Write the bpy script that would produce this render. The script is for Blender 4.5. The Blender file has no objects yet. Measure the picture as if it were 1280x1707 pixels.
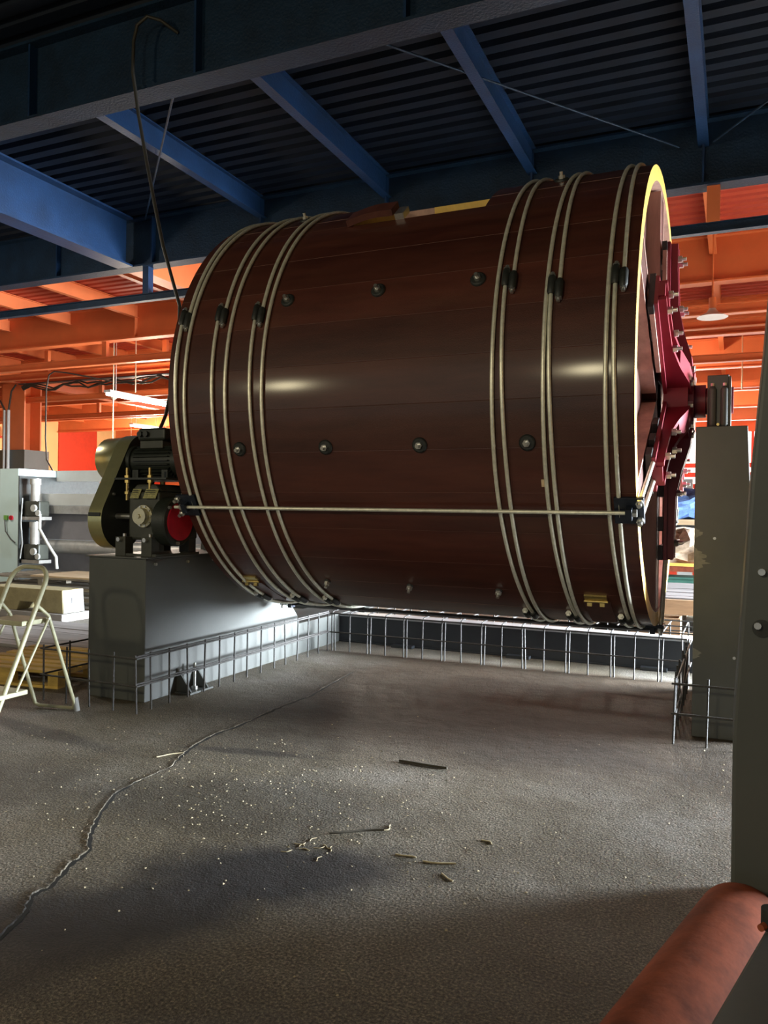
import bpy, math, random
from mathutils import Vector, Matrix
random.seed(7)
PI = math.pi
R = math.radians
scn = bpy.context.scene
C = scn.collection

# ------------------------------------------------------------------ camera
cam_d = bpy.data.cameras.new('camera')
cam = bpy.data.objects.new('camera', cam_d)
C.objects.link(cam)
yaw, pitch, roll = 0.41990, -0.00258, 0.01365
fwd = Vector((-math.sin(yaw) * math.cos(pitch), math.cos(yaw) * math.cos(pitch), math.sin(pitch)))
rt = Vector((math.cos(yaw), math.sin(yaw), 0))
upv = rt.cross(fwd)
cr, sr = math.cos(roll), math.sin(roll)
rt2 = cr * rt + sr * upv
up2 = -sr * rt + cr * upv
m = Matrix((rt2, up2, -fwd)).transposed().to_4x4()
m.translation = Vector((0, 0, 1.5))
cam.matrix_world = m
cam_d.sensor_fit = 'HORIZONTAL'
cam_d.sensor_width = 36
cam_d.lens = 1315.0 / 1280 * 36
cam_d.clip_end = 200
scn.camera = cam

# ------------------------------------------------------------------ world and exposure
w = bpy.data.worlds.new('world')
scn.world = w
w.use_nodes = True
w.node_tree.nodes['Background'].inputs[0].default_value = (0.85, 0.93, 1.0, 1)
w.node_tree.nodes['Background'].inputs[1].default_value = 0.33
scn.view_settings.view_transform = 'Standard'
scn.view_settings.look = 'None'
scn.view_settings.gamma = 1
scn.view_settings.use_curve_mapping = False
scn.view_settings.exposure = 0.0


def area(name, loc, direction, sx, sy, power, col):
    d = bpy.data.lights.new(name, 'AREA')
    d.shape = 'RECTANGLE'
    d.size, d.size_y, d.energy, d.color = sx, sy, power, col
    o = bpy.data.objects.new(name, d)
    o.location = loc
    o.rotation_euler = Vector(direction).to_track_quat('-Z', 'Y').to_euler()
    C.objects.link(o)
    return o


def lamp(name, loc, power, col, r=0.08):
    d = bpy.data.lights.new(name, 'POINT')
    d.energy, d.color, d.shadow_soft_size = power, col, r
    o = bpy.data.objects.new(name, d)
    o.location = loc
    C.objects.link(o)
    return o


# daylight through the wide loading door of the right-hand wall and of the far wall
area('doorway_daylight', (7.4, 11.5, 1.35), (-1, -0.17, -0.25), 8.0, 2.4, 6800, (0.82, 0.92, 1.0)).data.spread = R(66)
area('window_daylight', (-2.5, 40.6, 3.6), (0, -1, 0), 18.0, 3.6, 2500, (1.0, 0.96, 0.9))
# hall lamps hanging behind the camera, reflected in the varnished drum
for lx, ly, lz in ((-8.2, -4.0, 3.95), (-2.25, -4.0, 3.8)):
    lamp('hall_lamp_light', (lx, ly, lz), 470, (1.0, 0.87, 0.55), 0.32)

# ------------------------------------------------------------------ materials


def mat(name, col, rough=0.6, metal=0.0, var=0.25, vscale=4.0, bump=0.0, bscale=60.0, stretch=(1, 1, 1), col2=None, rnd=0.0, coat=0.0, spec=0.5, detail=6.0):
    mt = bpy.data.materials.new(name)
    mt.use_nodes = True
    nt = mt.node_tree
    b = nt.nodes['Principled BSDF']
    b.inputs['Roughness'].default_value = rough
    b.inputs['Metallic'].default_value = metal
    b.inputs['Specular IOR Level'].default_value = spec
    if coat:
        b.inputs['Coat Weight'].default_value = coat
        b.inputs['Coat Roughness'].default_value = 0.14
    g = nt.nodes.new('ShaderNodeNewGeometry')
    mp = nt.nodes.new('ShaderNodeMapping')
    mp.inputs['Scale'].default_value = stretch
    nt.links.new(g.outputs['Position'], mp.inputs['Vector'])
    n = nt.nodes.new('ShaderNodeTexNoise')
    n.inputs['Scale'].default_value = vscale
    n.inputs['Detail'].default_value = detail
    n.inputs['Roughness'].default_value = 0.65
    nt.links.new(mp.outputs[0], n.inputs['Vector'])
    ramp = nt.nodes.new('ShaderNodeValToRGB')
    c2 = col2 or tuple(min(1, c * (1 + var)) for c in col)
    c1 = tuple(c * (1 - var) for c in col)
    ramp.color_ramp.elements[0].position = 0.3
    ramp.color_ramp.elements[1].position = 0.72
    ramp.color_ramp.elements[0].color = (*c1, 1)
    ramp.color_ramp.elements[1].color = (*c2, 1)
    nt.links.new(n.outputs['Fac'], ramp.inputs['Fac'])
    out = ramp.outputs['Color']
    if rnd:
        oi = nt.nodes.new('ShaderNodeObjectInfo')
        hs = nt.nodes.new('ShaderNodeHueSaturation')
        mr = nt.nodes.new('ShaderNodeMapRange')
        mr.inputs['To Min'].default_value = 1 - rnd
        mr.inputs['To Max'].default_value = 1 + rnd
        nt.links.new(oi.outputs['Random'], mr.inputs['Value'])
        nt.links.new(mr.outputs[0], hs.inputs['Value'])
        nt.links.new(out, hs.inputs['Color'])
        out = hs.outputs[0]
    nt.links.new(out, b.inputs['Base Color'])
    if bump:
        n2 = nt.nodes.new('ShaderNodeTexNoise')
        n2.inputs['Scale'].default_value = bscale
        n2.inputs['Detail'].default_value = 4
        nt.links.new(g.outputs['Position'], n2.inputs['Vector'])
        bp = nt.nodes.new('ShaderNodeBump')
        bp.inputs['Strength'].default_value = bump
        bp.inputs['Distance'].default_value = 0.01
        nt.links.new(n2.outputs['Fac'], bp.inputs['Height'])
        nt.links.new(bp.outputs[0], b.inputs['Normal'])
    return mt


def scuffed(mt, col, scale, stretch, lo, hi, amt):
    nt = mt.node_tree
    b = nt.nodes['Principled BSDF']
    src = b.inputs['Base Color'].links[0].from_socket
    g = nt.nodes.new('ShaderNodeNewGeometry')
    mp = nt.nodes.new('ShaderNodeMapping')
    mp.inputs['Scale'].default_value = stretch
    nt.links.new(g.outputs['Position'], mp.inputs['Vector'])
    n = nt.nodes.new('ShaderNodeTexNoise')
    n.inputs['Scale'].default_value = scale
    n.inputs['Detail'].default_value = 8
    n.inputs['Roughness'].default_value = 0.7
    nt.links.new(mp.outputs[0], n.inputs['Vector'])
    mr = nt.nodes.new('ShaderNodeMapRange')
    mr.inputs['From Min'].default_value = lo
    mr.inputs['From Max'].default_value = hi
    mr.inputs['To Max'].default_value = amt
    nt.links.new(n.outputs['Fac'], mr.inputs['Value'])
    x = nt.nodes.new('ShaderNodeMix')
    x.data_type = 'RGBA'
    nt.links.new(mr.outputs[0], x.inputs[0])
    nt.links.new(src, x.inputs[6])
    x.inputs[7].default_value = (*col, 1)
    nt.links.new(x.outputs[2], b.inputs['Base Color'])


def emit(name, col, s):
    mt = bpy.data.materials.new(name)
    mt.use_nodes = True
    b = mt.node_tree.nodes['Principled BSDF']
    b.inputs['Base Color'].default_value = (*col, 1)
    b.inputs['Emission Color'].default_value = (*col, 1)
    b.inputs['Emission Strength'].default_value = s
    return mt


M = {}
M['drum'] = mat('drum_wood', (0.072, 0.0160, 0.0105), 0.5, spec=0.32, var=0.45, vscale=2.0, bump=0.16, bscale=170, stretch=(0.35, 2.2, 2.2), rnd=0.16, coat=0.3, col2=(0.100, 0.028, 0.017))
scuffed(M['drum'], (0.085, 0.055, 0.028), 0.9, (0.5, 1.6, 1.6), 0.50, 0.75, 0.32)
scuffed(M['drum'], (0.26, 0.13, 0.085), 2.2, (1, 14, 14), 0.70, 0.78, 0.5)
M['rawyellow'] = mat('yellow_end_grain', (0.80, 0.50, 0.10), 0.6, var=0.12, vscale=12)
M['rawpink'] = mat('pink_raw_wood', (0.50, 0.30, 0.24), 0.7, var=0.25, vscale=3, stretch=(3, 3, 0.5))
M['brownwood'] = mat('red_brown_board', (0.085, 0.026, 0.018), 0.5, var=0.3, vscale=3, stretch=(4, 4, 0.4), rnd=0.2)
M['hoop'] = mat('zinc_pipe', (0.80, 0.78, 0.64), 0.36, metal=0.45, var=0.18, vscale=25)
M['steel'] = mat('bright_steel', (0.70, 0.69, 0.65), 0.3, metal=0.9, var=0.15, vscale=40)
M['black'] = mat('black_iron', (0.020, 0.022, 0.020), 0.5, var=0.4, vscale=20, bump=0.1)
M['darkblue'] = mat('blue_black_iron', (0.010, 0.014, 0.026), 0.4, var=0.4, vscale=15)
M['pedestal'] = mat('grey_green_paint', (0.074, 0.078, 0.073), 0.48, var=0.12, vscale=1.6, bump=0.05, bscale=30)
M['chip'] = mat('chipped_primer', (0.19, 0.19, 0.165), 0.7, var=0.2, vscale=20)
M['beamdark'] = mat('dark_base_beam', (0.022, 0.026, 0.032), 0.5, var=0.2, vscale=3)
M['flangelit'] = mat('daylit_flange', (0.30, 0.31, 0.32), 0.5, var=0.15)  # daylight on the beam's top face put into a paler flange colour
M['crimson'] = mat('crimson_paint', (0.22, 0.012, 0.026), 0.42, var=0.15, vscale=3)
M['redlamp'] = mat('bright_red_paint', (0.42, 0.006, 0.02), 0.4, var=0.2, vscale=8)
scuffed(M['rust'] if 'rust' in M else M['crimson'], (0.16, 0.010, 0.018), 3, (1, 1, 1), 0.6, 0.75, 0.4)
M['blue'] = mat('blue_steel', (0.0055, 0.026, 0.078), 0.45, spec=0.4, var=0.3, vscale=2.0, bump=0.35, bscale=45)
M['bluedark'] = mat('navy_deck', (0.0022, 0.006, 0.015), 0.6, var=0.3, vscale=2.0, spec=0.22)
M['bluegirder'] = mat('dusty_blue_girder', (0.0045, 0.019, 0.045), 0.55, spec=0.35, var=0.35, vscale=3.0, bump=0.6, bscale=40)
M['orange'] = mat('orange_steel', (0.66, 0.155, 0.045), 0.5, var=0.15, vscale=0.7)
M['orangedeck'] = mat('red_orange_deck', (0.46, 0.052, 0.022), 0.55, var=0.15, vscale=0.5)
M['rebar'] = mat('rebar_steel', (0.055, 0.052, 0.05), 0.62, metal=0.3, var=0.4, vscale=60, bump=0.4, bscale=150)
M['guard'] = mat('guard_sheet_metal', (0.62, 0.59, 0.30), 0.28, metal=0.75, var=0.12, vscale=6)
M['motor'] = mat('dark_green_cast', (0.018, 0.022, 0.017), 0.45, var=0.3, vscale=12, bump=0.1)
M['gear'] = mat('olive_cast_housing', (0.045, 0.047, 0.036), 0.5, var=0.3, vscale=8, bump=0.1)
M['plate'] = mat('brass_plate', (0.50, 0.47, 0.22), 0.4, metal=0.3, var=0.4, vscale=60)
M['brass'] = mat('brass_hinge', (0.55, 0.42, 0.16), 0.35, metal=0.8, var=0.2, vscale=30)
M['flangecap'] = mat('zinc_cap', (0.62, 0.58, 0.42), 0.35, metal=0.6, var=0.1, vscale=30)
M['ladder'] = mat('pale_ladder_enamel', (0.40, 0.385, 0.25), 0.45, var=0.18, vscale=10)
M['rubber'] = mat('grey_rubber', (0.30, 0.30, 0.29), 0.7, var=0.2)
M['pallet'] = mat('yellow_pallet_wood', (0.50, 0.33, 0.075), 0.7, var=0.35, vscale=3, stretch=(0.6, 4, 4), rnd=0.2)
M['oldwood'] = mat('weathered_wood', (0.20, 0.17, 0.13), 0.8, var=0.4, vscale=3, stretch=(0.6, 4, 4), rnd=0.3)
M['greyplank'] = mat('grey_planks', (0.26, 0.24, 0.23), 0.75, var=0.3, vscale=2.5, stretch=(0.5, 5, 5), rnd=0.15)
M['stackplank'] = mat('stacked_grey_planks', (0.13, 0.118, 0.115), 0.8, var=0.3, vscale=2.5, stretch=(0.5, 5, 5), rnd=0.15, spec=0.2)
M['dullpine'] = mat('dull_pine', (0.26, 0.16, 0.09), 0.8, var=0.25, vscale=3, stretch=(0.6, 4, 4), spec=0.2)
M['palewood'] = mat('pale_pine', (0.60, 0.44, 0.27), 0.7, var=0.2, vscale=3, stretch=(0.6, 4, 4), rnd=0.15)
M['concrete'] = mat('ochre_concrete', (0.32, 0.27, 0.14), 0.8, var=0.25, vscale=6, bump=0.2)
M['white'] = mat('white_enamel', (0.50, 0.51, 0.49), 0.5, var=0.06)
M['endwhite'] = mat('dull_white_paint', (0.24, 0.25, 0.25), 0.7, var=0.08)
M['cabinet'] = mat('pale_blue_cabinet', (0.52, 0.66, 0.66), 0.5, var=0.06, vscale=1.5)
M['belt'] = mat('grey_felt_belt', (0.16, 0.15, 0.155), 0.85, var=0.12, vscale=3)
M['roller'] = mat('dull_steel_roller', (0.42, 0.40, 0.37), 0.4, metal=0.5, var=0.2, vscale=10)
M['cable'] = mat('dark_cable', (0.03, 0.027, 0.022), 0.5, var=0.2)
M['cablegrey'] = mat('grey_conduit', (0.45, 0.45, 0.42), 0.5, var=0.1)
M['rust'] = mat('rusty_orange_pipe', (0.25, 0.062, 0.028), 0.85, spec=0.2, var=0.45, vscale=7, bump=0.1)
M['creamwall'] = mat('cream_wall', (0.80, 0.50, 0.22), 0.8, var=0.12, vscale=0.3)
M['redpipe'] = mat('red_pipe', (0.62, 0.05, 0.02), 0.5, var=0.1)
M['tube'] = emit('lit_fluorescent_tube', (1.0, 0.97, 0.9), 14)
M['bulb'] = mat('bulb_glass', (0.8, 0.78, 0.72), 0.2, var=0.05)
M['skypane'] = emit('bright_window_pane', (1.0, 0.98, 0.95), 2.2)
M['bluecloth'] = mat('blue_cloth', (0.10, 0.19, 0.42), 0.8, var=0.5, vscale=9)
M['sack'] = mat('beige_sacking', (0.42, 0.33, 0.24), 0.85, var=0.45, vscale=9)
M['tealbox'] = mat('green_crate', (0.05, 0.16, 0.12), 0.6, var=0.2)
M['straw'] = mat('pale_straw', (0.42, 0.35, 0.22), 0.8, var=0.2, vscale=30)
M['darkstick'] = mat('dark_stick', (0.05, 0.042, 0.028), 0.8, var=0.3, vscale=20)
M['crack'] = mat('crack_gap', (0.012, 0.011, 0.009), 0.95, var=0.4, vscale=20)
M['lampshade'] = mat('enamel_shade', (0.62, 0.58, 0.55), 0.4, var=0.1)
M['greenbtn'] = mat('green_button', (0.15, 0.35, 0.06), 0.4)


def floor_material():
    mt = bpy.data.materials.new('rough_asphalt_concrete')
    mt.use_nodes = True
    nt = mt.node_tree
    L = nt.links.new
    b = nt.nodes['Principled BSDF']
    g = nt.nodes.new('ShaderNodeNewGeometry')

    def noise(scale, detail, rough=0.6):
        n = nt.nodes.new('ShaderNodeTexNoise')
        n.inputs['Scale'].default_value = scale
        n.inputs['Detail'].default_value = detail
        n.inputs['Roughness'].default_value = rough
        L(g.outputs['Position'], n.inputs['Vector'])
        return n

    def ramp(src, stops):
        r = nt.nodes.new('ShaderNodeValToRGB')
        while len(r.color_ramp.elements) < len(stops):
            r.color_ramp.elements.new(0.5)
        for e, (p, c) in zip(r.color_ramp.elements, stops):
            e.position = p
            e.color = (*c, 1)
        L(src, r.inputs['Fac'])
        return r

    def mix(kind, fac, a, c):
        x = nt.nodes.new('ShaderNodeMix')
        x.data_type = 'RGBA'
        x.blend_type = kind
        if isinstance(fac, (int, float)):
            x.inputs[0].default_value = fac
        else:
            L(fac, x.inputs[0])
        L(a, x.inputs[6])
        if isinstance(c, tuple):
            x.inputs[7].default_value = (*c, 1)
        else:
            L(c, x.inputs[7])
        return x.outputs[2]
    gp = g.outputs['Position']
    base = ramp(noise(0.9, 6).outputs['Fac'], [(0.32, (0.078, 0.067, 0.048)), (0.5, (0.138, 0.124, 0.100)), (0.7, (0.215, 0.204, 0.184))]).outputs[0]
    tint = ramp(noise(0.45, 3).outputs['Fac'], [(0.35, (1.0, 0.90, 0.70)), (0.6, (1.0, 0.98, 0.96)), (0.75, (1.0, 0.84, 0.76))]).outputs[0]
    col = mix('MULTIPLY', 0.8, base, tint)
    grain = noise(95, 3, 0.7)
    gr = ramp(grain.outputs['Fac'], [(0.36, (0.25, 0.25, 0.25)), (0.53, (0.95, 0.95, 0.95)), (0.70, (2.7, 2.65, 2.6))]).outputs[0]
    col = mix('MULTIPLY', 1.0, col, gr)
    # oil stains, each at its own place on the floor
    dist = noise(1.3, 4)
    for (sx, sy, rx, ry, ang, amt) in ((-1.66, 2.80, 0.66, 0.34, 25, 0.97), (-2.05, 2.28, 0.60, 0.30, 40, 0.9), (-2.35, 1.80, 0.60, 0.45, 30, 0.75),
                                       (-2.7, 4.1, 0.5, 0.06, 12, 0.6), (-4.2, 3.85, 0.9, 0.10, -8, 0.6), (-2.2, 3.4, 0.9, 0.45, 20, 0.45), (-3.6, 3.0, 0.7, 0.5, 0, 0.45),
                                       (-1.5, 5.2, 1.5, 0.8, 0, 0.5), (-1.0, 1.7, 0.9, 0.5, 10, 0.35)):
        mp = nt.nodes.new('ShaderNodeMapping')
        mp.vector_type = 'TEXTURE'
        mp.inputs['Location'].default_value = (sx, sy, 0)
        mp.inputs['Rotation'].default_value = (0, 0, R(ang))
        mp.inputs['Scale'].default_value = (rx, ry, 1)
        L(g.outputs['Position'], mp.inputs['Vector'])
        ln = nt.nodes.new('ShaderNodeVectorMath')
        ln.operation = 'LENGTH'
        L(mp.outputs[0], ln.inputs[0])
        ad = nt.nodes.new('ShaderNodeMath')
        ad.operation = 'MULTIPLY_ADD'
        L(dist.outputs['Fac'], ad.inputs[0])
        ad.inputs[1].default_value = 1.5
        L(ln.outputs['Value'], ad.inputs[2])
        mr = nt.nodes.new('ShaderNodeMapRange')
        mr.interpolation_type = 'SMOOTHSTEP'
        mr.inputs['From Min'].default_value = 1.2
        mr.inputs['From Max'].default_value = 2.0
        mr.inputs['To Min'].default_value = amt
        mr.inputs['To Max'].default_value = 0
        L(ad.outputs[0], mr.inputs['Value'])
        col = mix('MIX', mr.outputs[0], col, (0.013, 0.012, 0.013))
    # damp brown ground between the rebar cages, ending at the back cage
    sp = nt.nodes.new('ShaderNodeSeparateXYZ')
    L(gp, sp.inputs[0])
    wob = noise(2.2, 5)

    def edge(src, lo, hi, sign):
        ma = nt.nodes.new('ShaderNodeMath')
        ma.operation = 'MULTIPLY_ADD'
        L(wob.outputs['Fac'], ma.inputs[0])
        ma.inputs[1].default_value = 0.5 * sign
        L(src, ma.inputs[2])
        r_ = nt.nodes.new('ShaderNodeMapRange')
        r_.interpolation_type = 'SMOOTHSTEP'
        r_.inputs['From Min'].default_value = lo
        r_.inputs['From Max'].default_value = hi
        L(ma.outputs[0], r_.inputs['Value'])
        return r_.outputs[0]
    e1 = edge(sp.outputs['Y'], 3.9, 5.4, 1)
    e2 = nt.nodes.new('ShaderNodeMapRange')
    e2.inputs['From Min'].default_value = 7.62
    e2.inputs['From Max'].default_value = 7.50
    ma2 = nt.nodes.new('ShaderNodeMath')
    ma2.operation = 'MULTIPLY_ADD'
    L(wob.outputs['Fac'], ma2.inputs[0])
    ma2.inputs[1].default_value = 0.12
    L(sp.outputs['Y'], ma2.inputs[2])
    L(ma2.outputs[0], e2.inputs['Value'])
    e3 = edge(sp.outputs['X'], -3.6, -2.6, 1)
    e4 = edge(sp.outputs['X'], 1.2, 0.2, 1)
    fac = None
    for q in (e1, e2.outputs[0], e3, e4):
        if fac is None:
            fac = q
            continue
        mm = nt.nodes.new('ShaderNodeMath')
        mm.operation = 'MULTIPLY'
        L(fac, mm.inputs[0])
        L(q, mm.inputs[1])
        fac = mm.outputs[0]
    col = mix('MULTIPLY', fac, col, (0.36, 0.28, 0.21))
    L(col, b.inputs['Base Color'])
    b.inputs['Roughness'].default_value = 0.62
    b.inputs['Specular IOR Level'].default_value = 0.45
    bp = nt.nodes.new('ShaderNodeBump')
    bp.inputs['Strength'].default_value = 0.8
    bp.inputs['Distance'].default_value = 0.010
    L(grain.outputs['Fac'], bp.inputs['Height'])
    bp2 = nt.nodes.new('ShaderNodeBump')
    bp2.inputs['Strength'].default_value = 0.5
    bp2.inputs['Distance'].default_value = 0.04
    L(noise(5, 4).outputs['Fac'], bp2.inputs['Height'])
    L(bp2.outputs[0], bp.inputs['Normal'])
    L(bp.outputs[0], b.inputs['Normal'])
    return mt


M['floor'] = floor_material()

# ------------------------------------------------------------------ mesh helpers


class MB:
    """collects shapes in world coordinates; build() links them as ONE mesh object"""

    def __init__(self):
        self.v, self.f, self.s, self.mi = [], [], [], []

    def add(self, vs, fs, smooth=False, mi=0):
        o = len(self.v)
        self.v += [tuple(p) for p in vs]
        for f in fs:
            self.f.append(tuple(i + o for i in f))
            self.s.append(smooth)
            self.mi.append(mi)
        return self

    def box(self, x0, x1, y0, y1, z0, z1, mi=0, rot=None):
        vs = [(x0, y0, z0), (x1, y0, z0), (x1, y1, z0), (x0, y1, z0), (x0, y0, z1), (x1, y0, z1), (x1, y1, z1), (x0, y1, z1)]
        if rot:
            c = Vector(((x0 + x1) / 2, (y0 + y1) / 2, (z0 + z1) / 2))
            vs = [c + rot @ (Vector(p) - c) for p in vs]
        return self.add(vs, [(0, 3, 2, 1), (4, 5, 6, 7), (0, 1, 5, 4), (1, 2, 6, 5), (2, 3, 7, 6), (3, 0, 4, 7)], mi=mi)

    def hexa(self, vs, mi=0):
        return self.add(vs, [(0, 3, 2, 1), (4, 5, 6, 7), (0, 1, 5, 4), (1, 2, 6, 5), (2, 3, 7, 6), (3, 0, 4, 7)], mi=mi)

    def prism_x(self, prof, x0, x1):
        """profile of (y,z) points, counter-clockwise seen from +X"""
        n = len(prof)
        vs = [(x0, y, z) for y, z in prof] + [(x1, y, z) for y, z in prof]
        fs = [(i, (i + 1) % n, n + (i + 1) % n, n + i) for i in range(n)]
        return self.add(vs, fs + [tuple(range(n - 1, -1, -1)), tuple(range(n, 2 * n))])

    def prism_y(self, prof, y0, y1):
        n = len(prof)
        vs = [(x, y0, z) for x, z in prof] + [(x, y1, z) for x, z in prof]
        fs = [(i, n + i, n + (i + 1) % n, (i + 1) % n) for i in range(n)]
        return self.add(vs, fs + [tuple(range(n)), tuple(range(2 * n - 1, n - 1, -1))])

    def tube(self, pts, r, n=8, closed=False, caps=True, mi=0):
        pts = [Vector(p) for p in pts]
        k = len(pts)
        rs = r if isinstance(r, (list, tuple)) else [r] * k
        up = None
        vs = []
        for i, p in enumerate(pts):
            if closed:
                t = pts[(i + 1) % k] - pts[i - 1]
            else:
                t = pts[min(i + 1, k - 1)] - pts[max(i - 1, 0)]
            t.normalize()
            if up is None:
                up = Vector((0, 0, 1)) if abs(t.z) < 0.9 else Vector((1, 0, 0))
            a = t.cross(up).normalized()
            up = a.cross(t).normalized()
            for j in range(n):
                th = 2 * PI * j / n
                vs.append(p + rs[i] * (math.cos(th) * a + math.sin(th) * up))
        fs = []
        for i in range(k if closed else k - 1):
            i2 = (i + 1) % k
            for j in range(n):
                j2 = (j + 1) % n
                fs.append((i * n + j, i * n + j2, i2 * n + j2, i2 * n + j))
        self.add(vs, fs, True, mi)
        if caps and not closed:
            self.add(vs[:n], [tuple(range(n - 1, -1, -1))], mi=mi)
            self.add(vs[-n:], [tuple(range(n))], mi=mi)
        return self

    def cyl(self, a, b, r, n=16, r2=None, mi=0):
        return self.tube([a, b], [r, r if r2 is None else r2], n, mi=mi)

    def hexnut(self, a, b, r):
        a, b = Vector(a), Vector(b)
        t = MB().tube([a, b], [r, r], 6)
        return self.add(t.v, t.f, False)

    def build(self, name, mt, root=None, bev=0.0, parent=None):
        par = parent or root
        off = Vector(par['_w']) if par else Vector((0, 0, 0))
        me = bpy.data.meshes.new(name)
        if not par:
            off = Vector((0, 0, 0))
            if self.v:
                xs, ys, zs = zip(*self.v)
                off = Vector(((min(xs) + max(xs)) / 2, (min(ys) + max(ys)) / 2, min(zs)))
            vs = [Vector(p) - off for p in self.v]
        else:
            xs, ys, zs = zip(*self.v)
            c = Vector(((min(xs) + max(xs)) / 2, (min(ys) + max(ys)) / 2, (min(zs) + max(zs)) / 2))
            vs = [Vector(p) - c for p in self.v]
        me.from_pydata([tuple(p) for p in vs], [], self.f)
        me.polygons.foreach_set('use_smooth', self.s)
        mats = mt if isinstance(mt, (list, tuple)) else [mt]
        for q in mats:
            me.materials.append(M[q])
        if len(mats) > 1:
            me.polygons.foreach_set('material_index', self.mi)
        me.update()
        o = bpy.data.objects.new(name, me)
        C.objects.link(o)
        if par:
            o.parent = par
            o.location = c - off
            o['_w'] = tuple(c)
        else:
            o.location = off
            o['_w'] = tuple(off)
        if bev:
            bm_ = o.modifiers.new('bevel', 'BEVEL')
            bm_.width = bev
            bm_.segments = 2
            bm_.limit_method = 'ANGLE'
        return o


def tag(o, label, cat, group=None, kind=None):
    if label:
        o['label'] = label
    if cat:
        o['category'] = cat
    if group:
        o['group'] = group
    if kind:
        o['kind'] = kind
    return o


def thing(name, label, cat, loc, group=None, kind=None):
    o = bpy.data.objects.new(name, None)
    o.empty_display_size = 0.1
    C.objects.link(o)
    o.location = loc
    o['_w'] = tuple(loc)
    return tag(o, label, cat, group, kind)


def struct(o):
    o['kind'] = 'structure'
    return o


def place(o, world, parent, rot=None):
    """link a copy sharing mesh data at a world position under parent"""
    c = o.copy()
    C.objects.link(c)
    c.parent = parent
    c.location = Vector(world) - Vector(parent['_w'] if parent else (0, 0, 0))
    c['_w'] = tuple(world)
    if rot:
        c.rotation_euler = rot
    return c


# ================================================================== the setting
ZB = 5.5           # girder undersides
ZD = 6.32          # roof deck
GY = [1.72, 6.07, 10.43, 14.79, 19.15, 23.5, 27.86, 32.22, 36.58]
XW0, XW1, YW1 = -34.0, 7.6, 41.0
BLUE_END = GY[2]

fl = MB().add([(XW0, -9, 0), (XW1, -9, 0), (XW1, YW1, 0), (XW0, YW1, 0)], [(0, 1, 2, 3)]).build('floor', 'floor')
struct(fl)

# the expansion joint running along the floor: a broken groove with a raised lip
ck = [(-3.205, 6.549), (-3.14, 5.95), (-3.089, 5.551), (-3.12, 5.2), (-3.109, 4.877), (-3.101, 4.527), (-3.12, 4.3), (-3.091, 4.055), (-3.03, 3.85), (-2.948, 3.649),
      (-2.96, 3.4), (-2.933, 3.177), (-2.757, 2.869), (-2.66, 2.74), (-2.539, 2.609), (-2.51, 2.46), (-2.443, 2.321), (-2.439, 2.216), (-2.368, 2.125), (-2.303, 1.953), (-2.22, 1.6), (-2.2, 1.2)]
pts = []
for (a, b) in zip(ck[:-1], ck[1:]):
    for k in range(6):
        t = k / 6
        pts.append((a[0] + (b[0] - a[0]) * t + random.uniform(-.007, .007), a[1] + (b[1] - a[1]) * t))
vs, fs, vl, fl2 = [], [], [], []
for i, (x, y) in enumerate(pts):
    faded = 3.3 < y < 3.75
    wd = random.uniform(0.002, 0.004) if faded else random.uniform(0.006, 0.014)
    vs += [(x - wd, y, 0.0015), (x + wd, y, 0.0015)]
    lip = random.uniform(0.0, 0.004)
    vl += [(x - wd - 0.045, y, 0.0), (x - wd - 0.006, y, 0.0015 + lip), (x - wd, y, 0.001)]
    if i:
        fs.append((2 * i - 2, 2 * i - 1, 2 * i + 1, 2 * i))
        fl2 += [(3 * i - 3, 3 * i - 2, 3 * i + 1, 3 * i), (3 * i - 2, 3 * i - 1, 3 * i + 2, 3 * i + 1)]
MB().add(vs, fs).build('floor_crack', 'crack', parent=fl)
MB().add(vl, fl2).build('crack_lip', 'floor', parent=fl)


def deck(name, y0, y1, mt):
    p = 0.245
    prof = []
    y = y0
    while y < y1 - 0.01:
        prof += [(y, ZD), (y + 0.13, ZD), (y + 0.16, ZD + 0.06), (y + p - 0.03, ZD + 0.06)]
        y += p
    prof.append((y1, ZD))
    vs = [(XW0, a, b) for a, b in prof] + [(XW1, a, b) for a, b in prof]
    n = len(prof)
    mb = MB().add(vs, [(i, i + 1, n + i + 1, n + i) for i in range(n - 1)])
    mb.box(XW0, XW1, y0, y1, ZD + 0.09, ZD + 0.12)
    return struct(mb.build(name, mt))


deck('ceiling', -9, BLUE_END, 'bluedark')
deck('ceiling', BLUE_END, YW1, 'orangedeck')

# right-hand wall with a wide loading door, far wall with a window band, left wall
mb = MB()
mb.box(7.6, 7.85, -9, 7.2, 0, ZD).box(7.6, 7.85, 15.8, YW1, 0, ZD).box(7.6, 7.85, 7.2, 15.8, 2.8, ZD)
struct(mb.build('wall_right', 'creamwall'))
wr = thing('door_1', None, None, (7.7, 11.5, 0), kind='structure')
for y0, y1, z0, z1 in ((7.2, 7.35, 0, 2.8), (15.65, 15.8, 0, 2.8), (7.35, 15.65, 2.65, 2.8)):
    MB().box(7.55, 7.9, y0, y1, z0, z1).build('door_frame', 'redpipe', wr)
mb = MB()
mb.box(XW0, -12, YW1, YW1 + .25, 0, ZD).box(7, 7.6, YW1, YW1 + .25, 0, ZD)
mb.box(-12, 7, YW1, YW1 + .25, 0, 1.0).box(-12, 7, YW1, YW1 + .25, 5.45, ZD)
struct(mb.build('wall_far', 'orange'))
wf = thing('window_2', None, None, (-2.5, 41.1, 1.0), kind='structure')
for k in range(9):
    x = -12 + k * 2.11
    MB().box(x + .06, x + 2.05, 41.12, 41.14, 1.0, 5.45).build('window_pane', 'skypane', wf)
    MB().box(x - .06, x + .06, 41.0, 41.2, 1.0, 5.45).build('window_frame', 'redpipe', wf)
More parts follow.
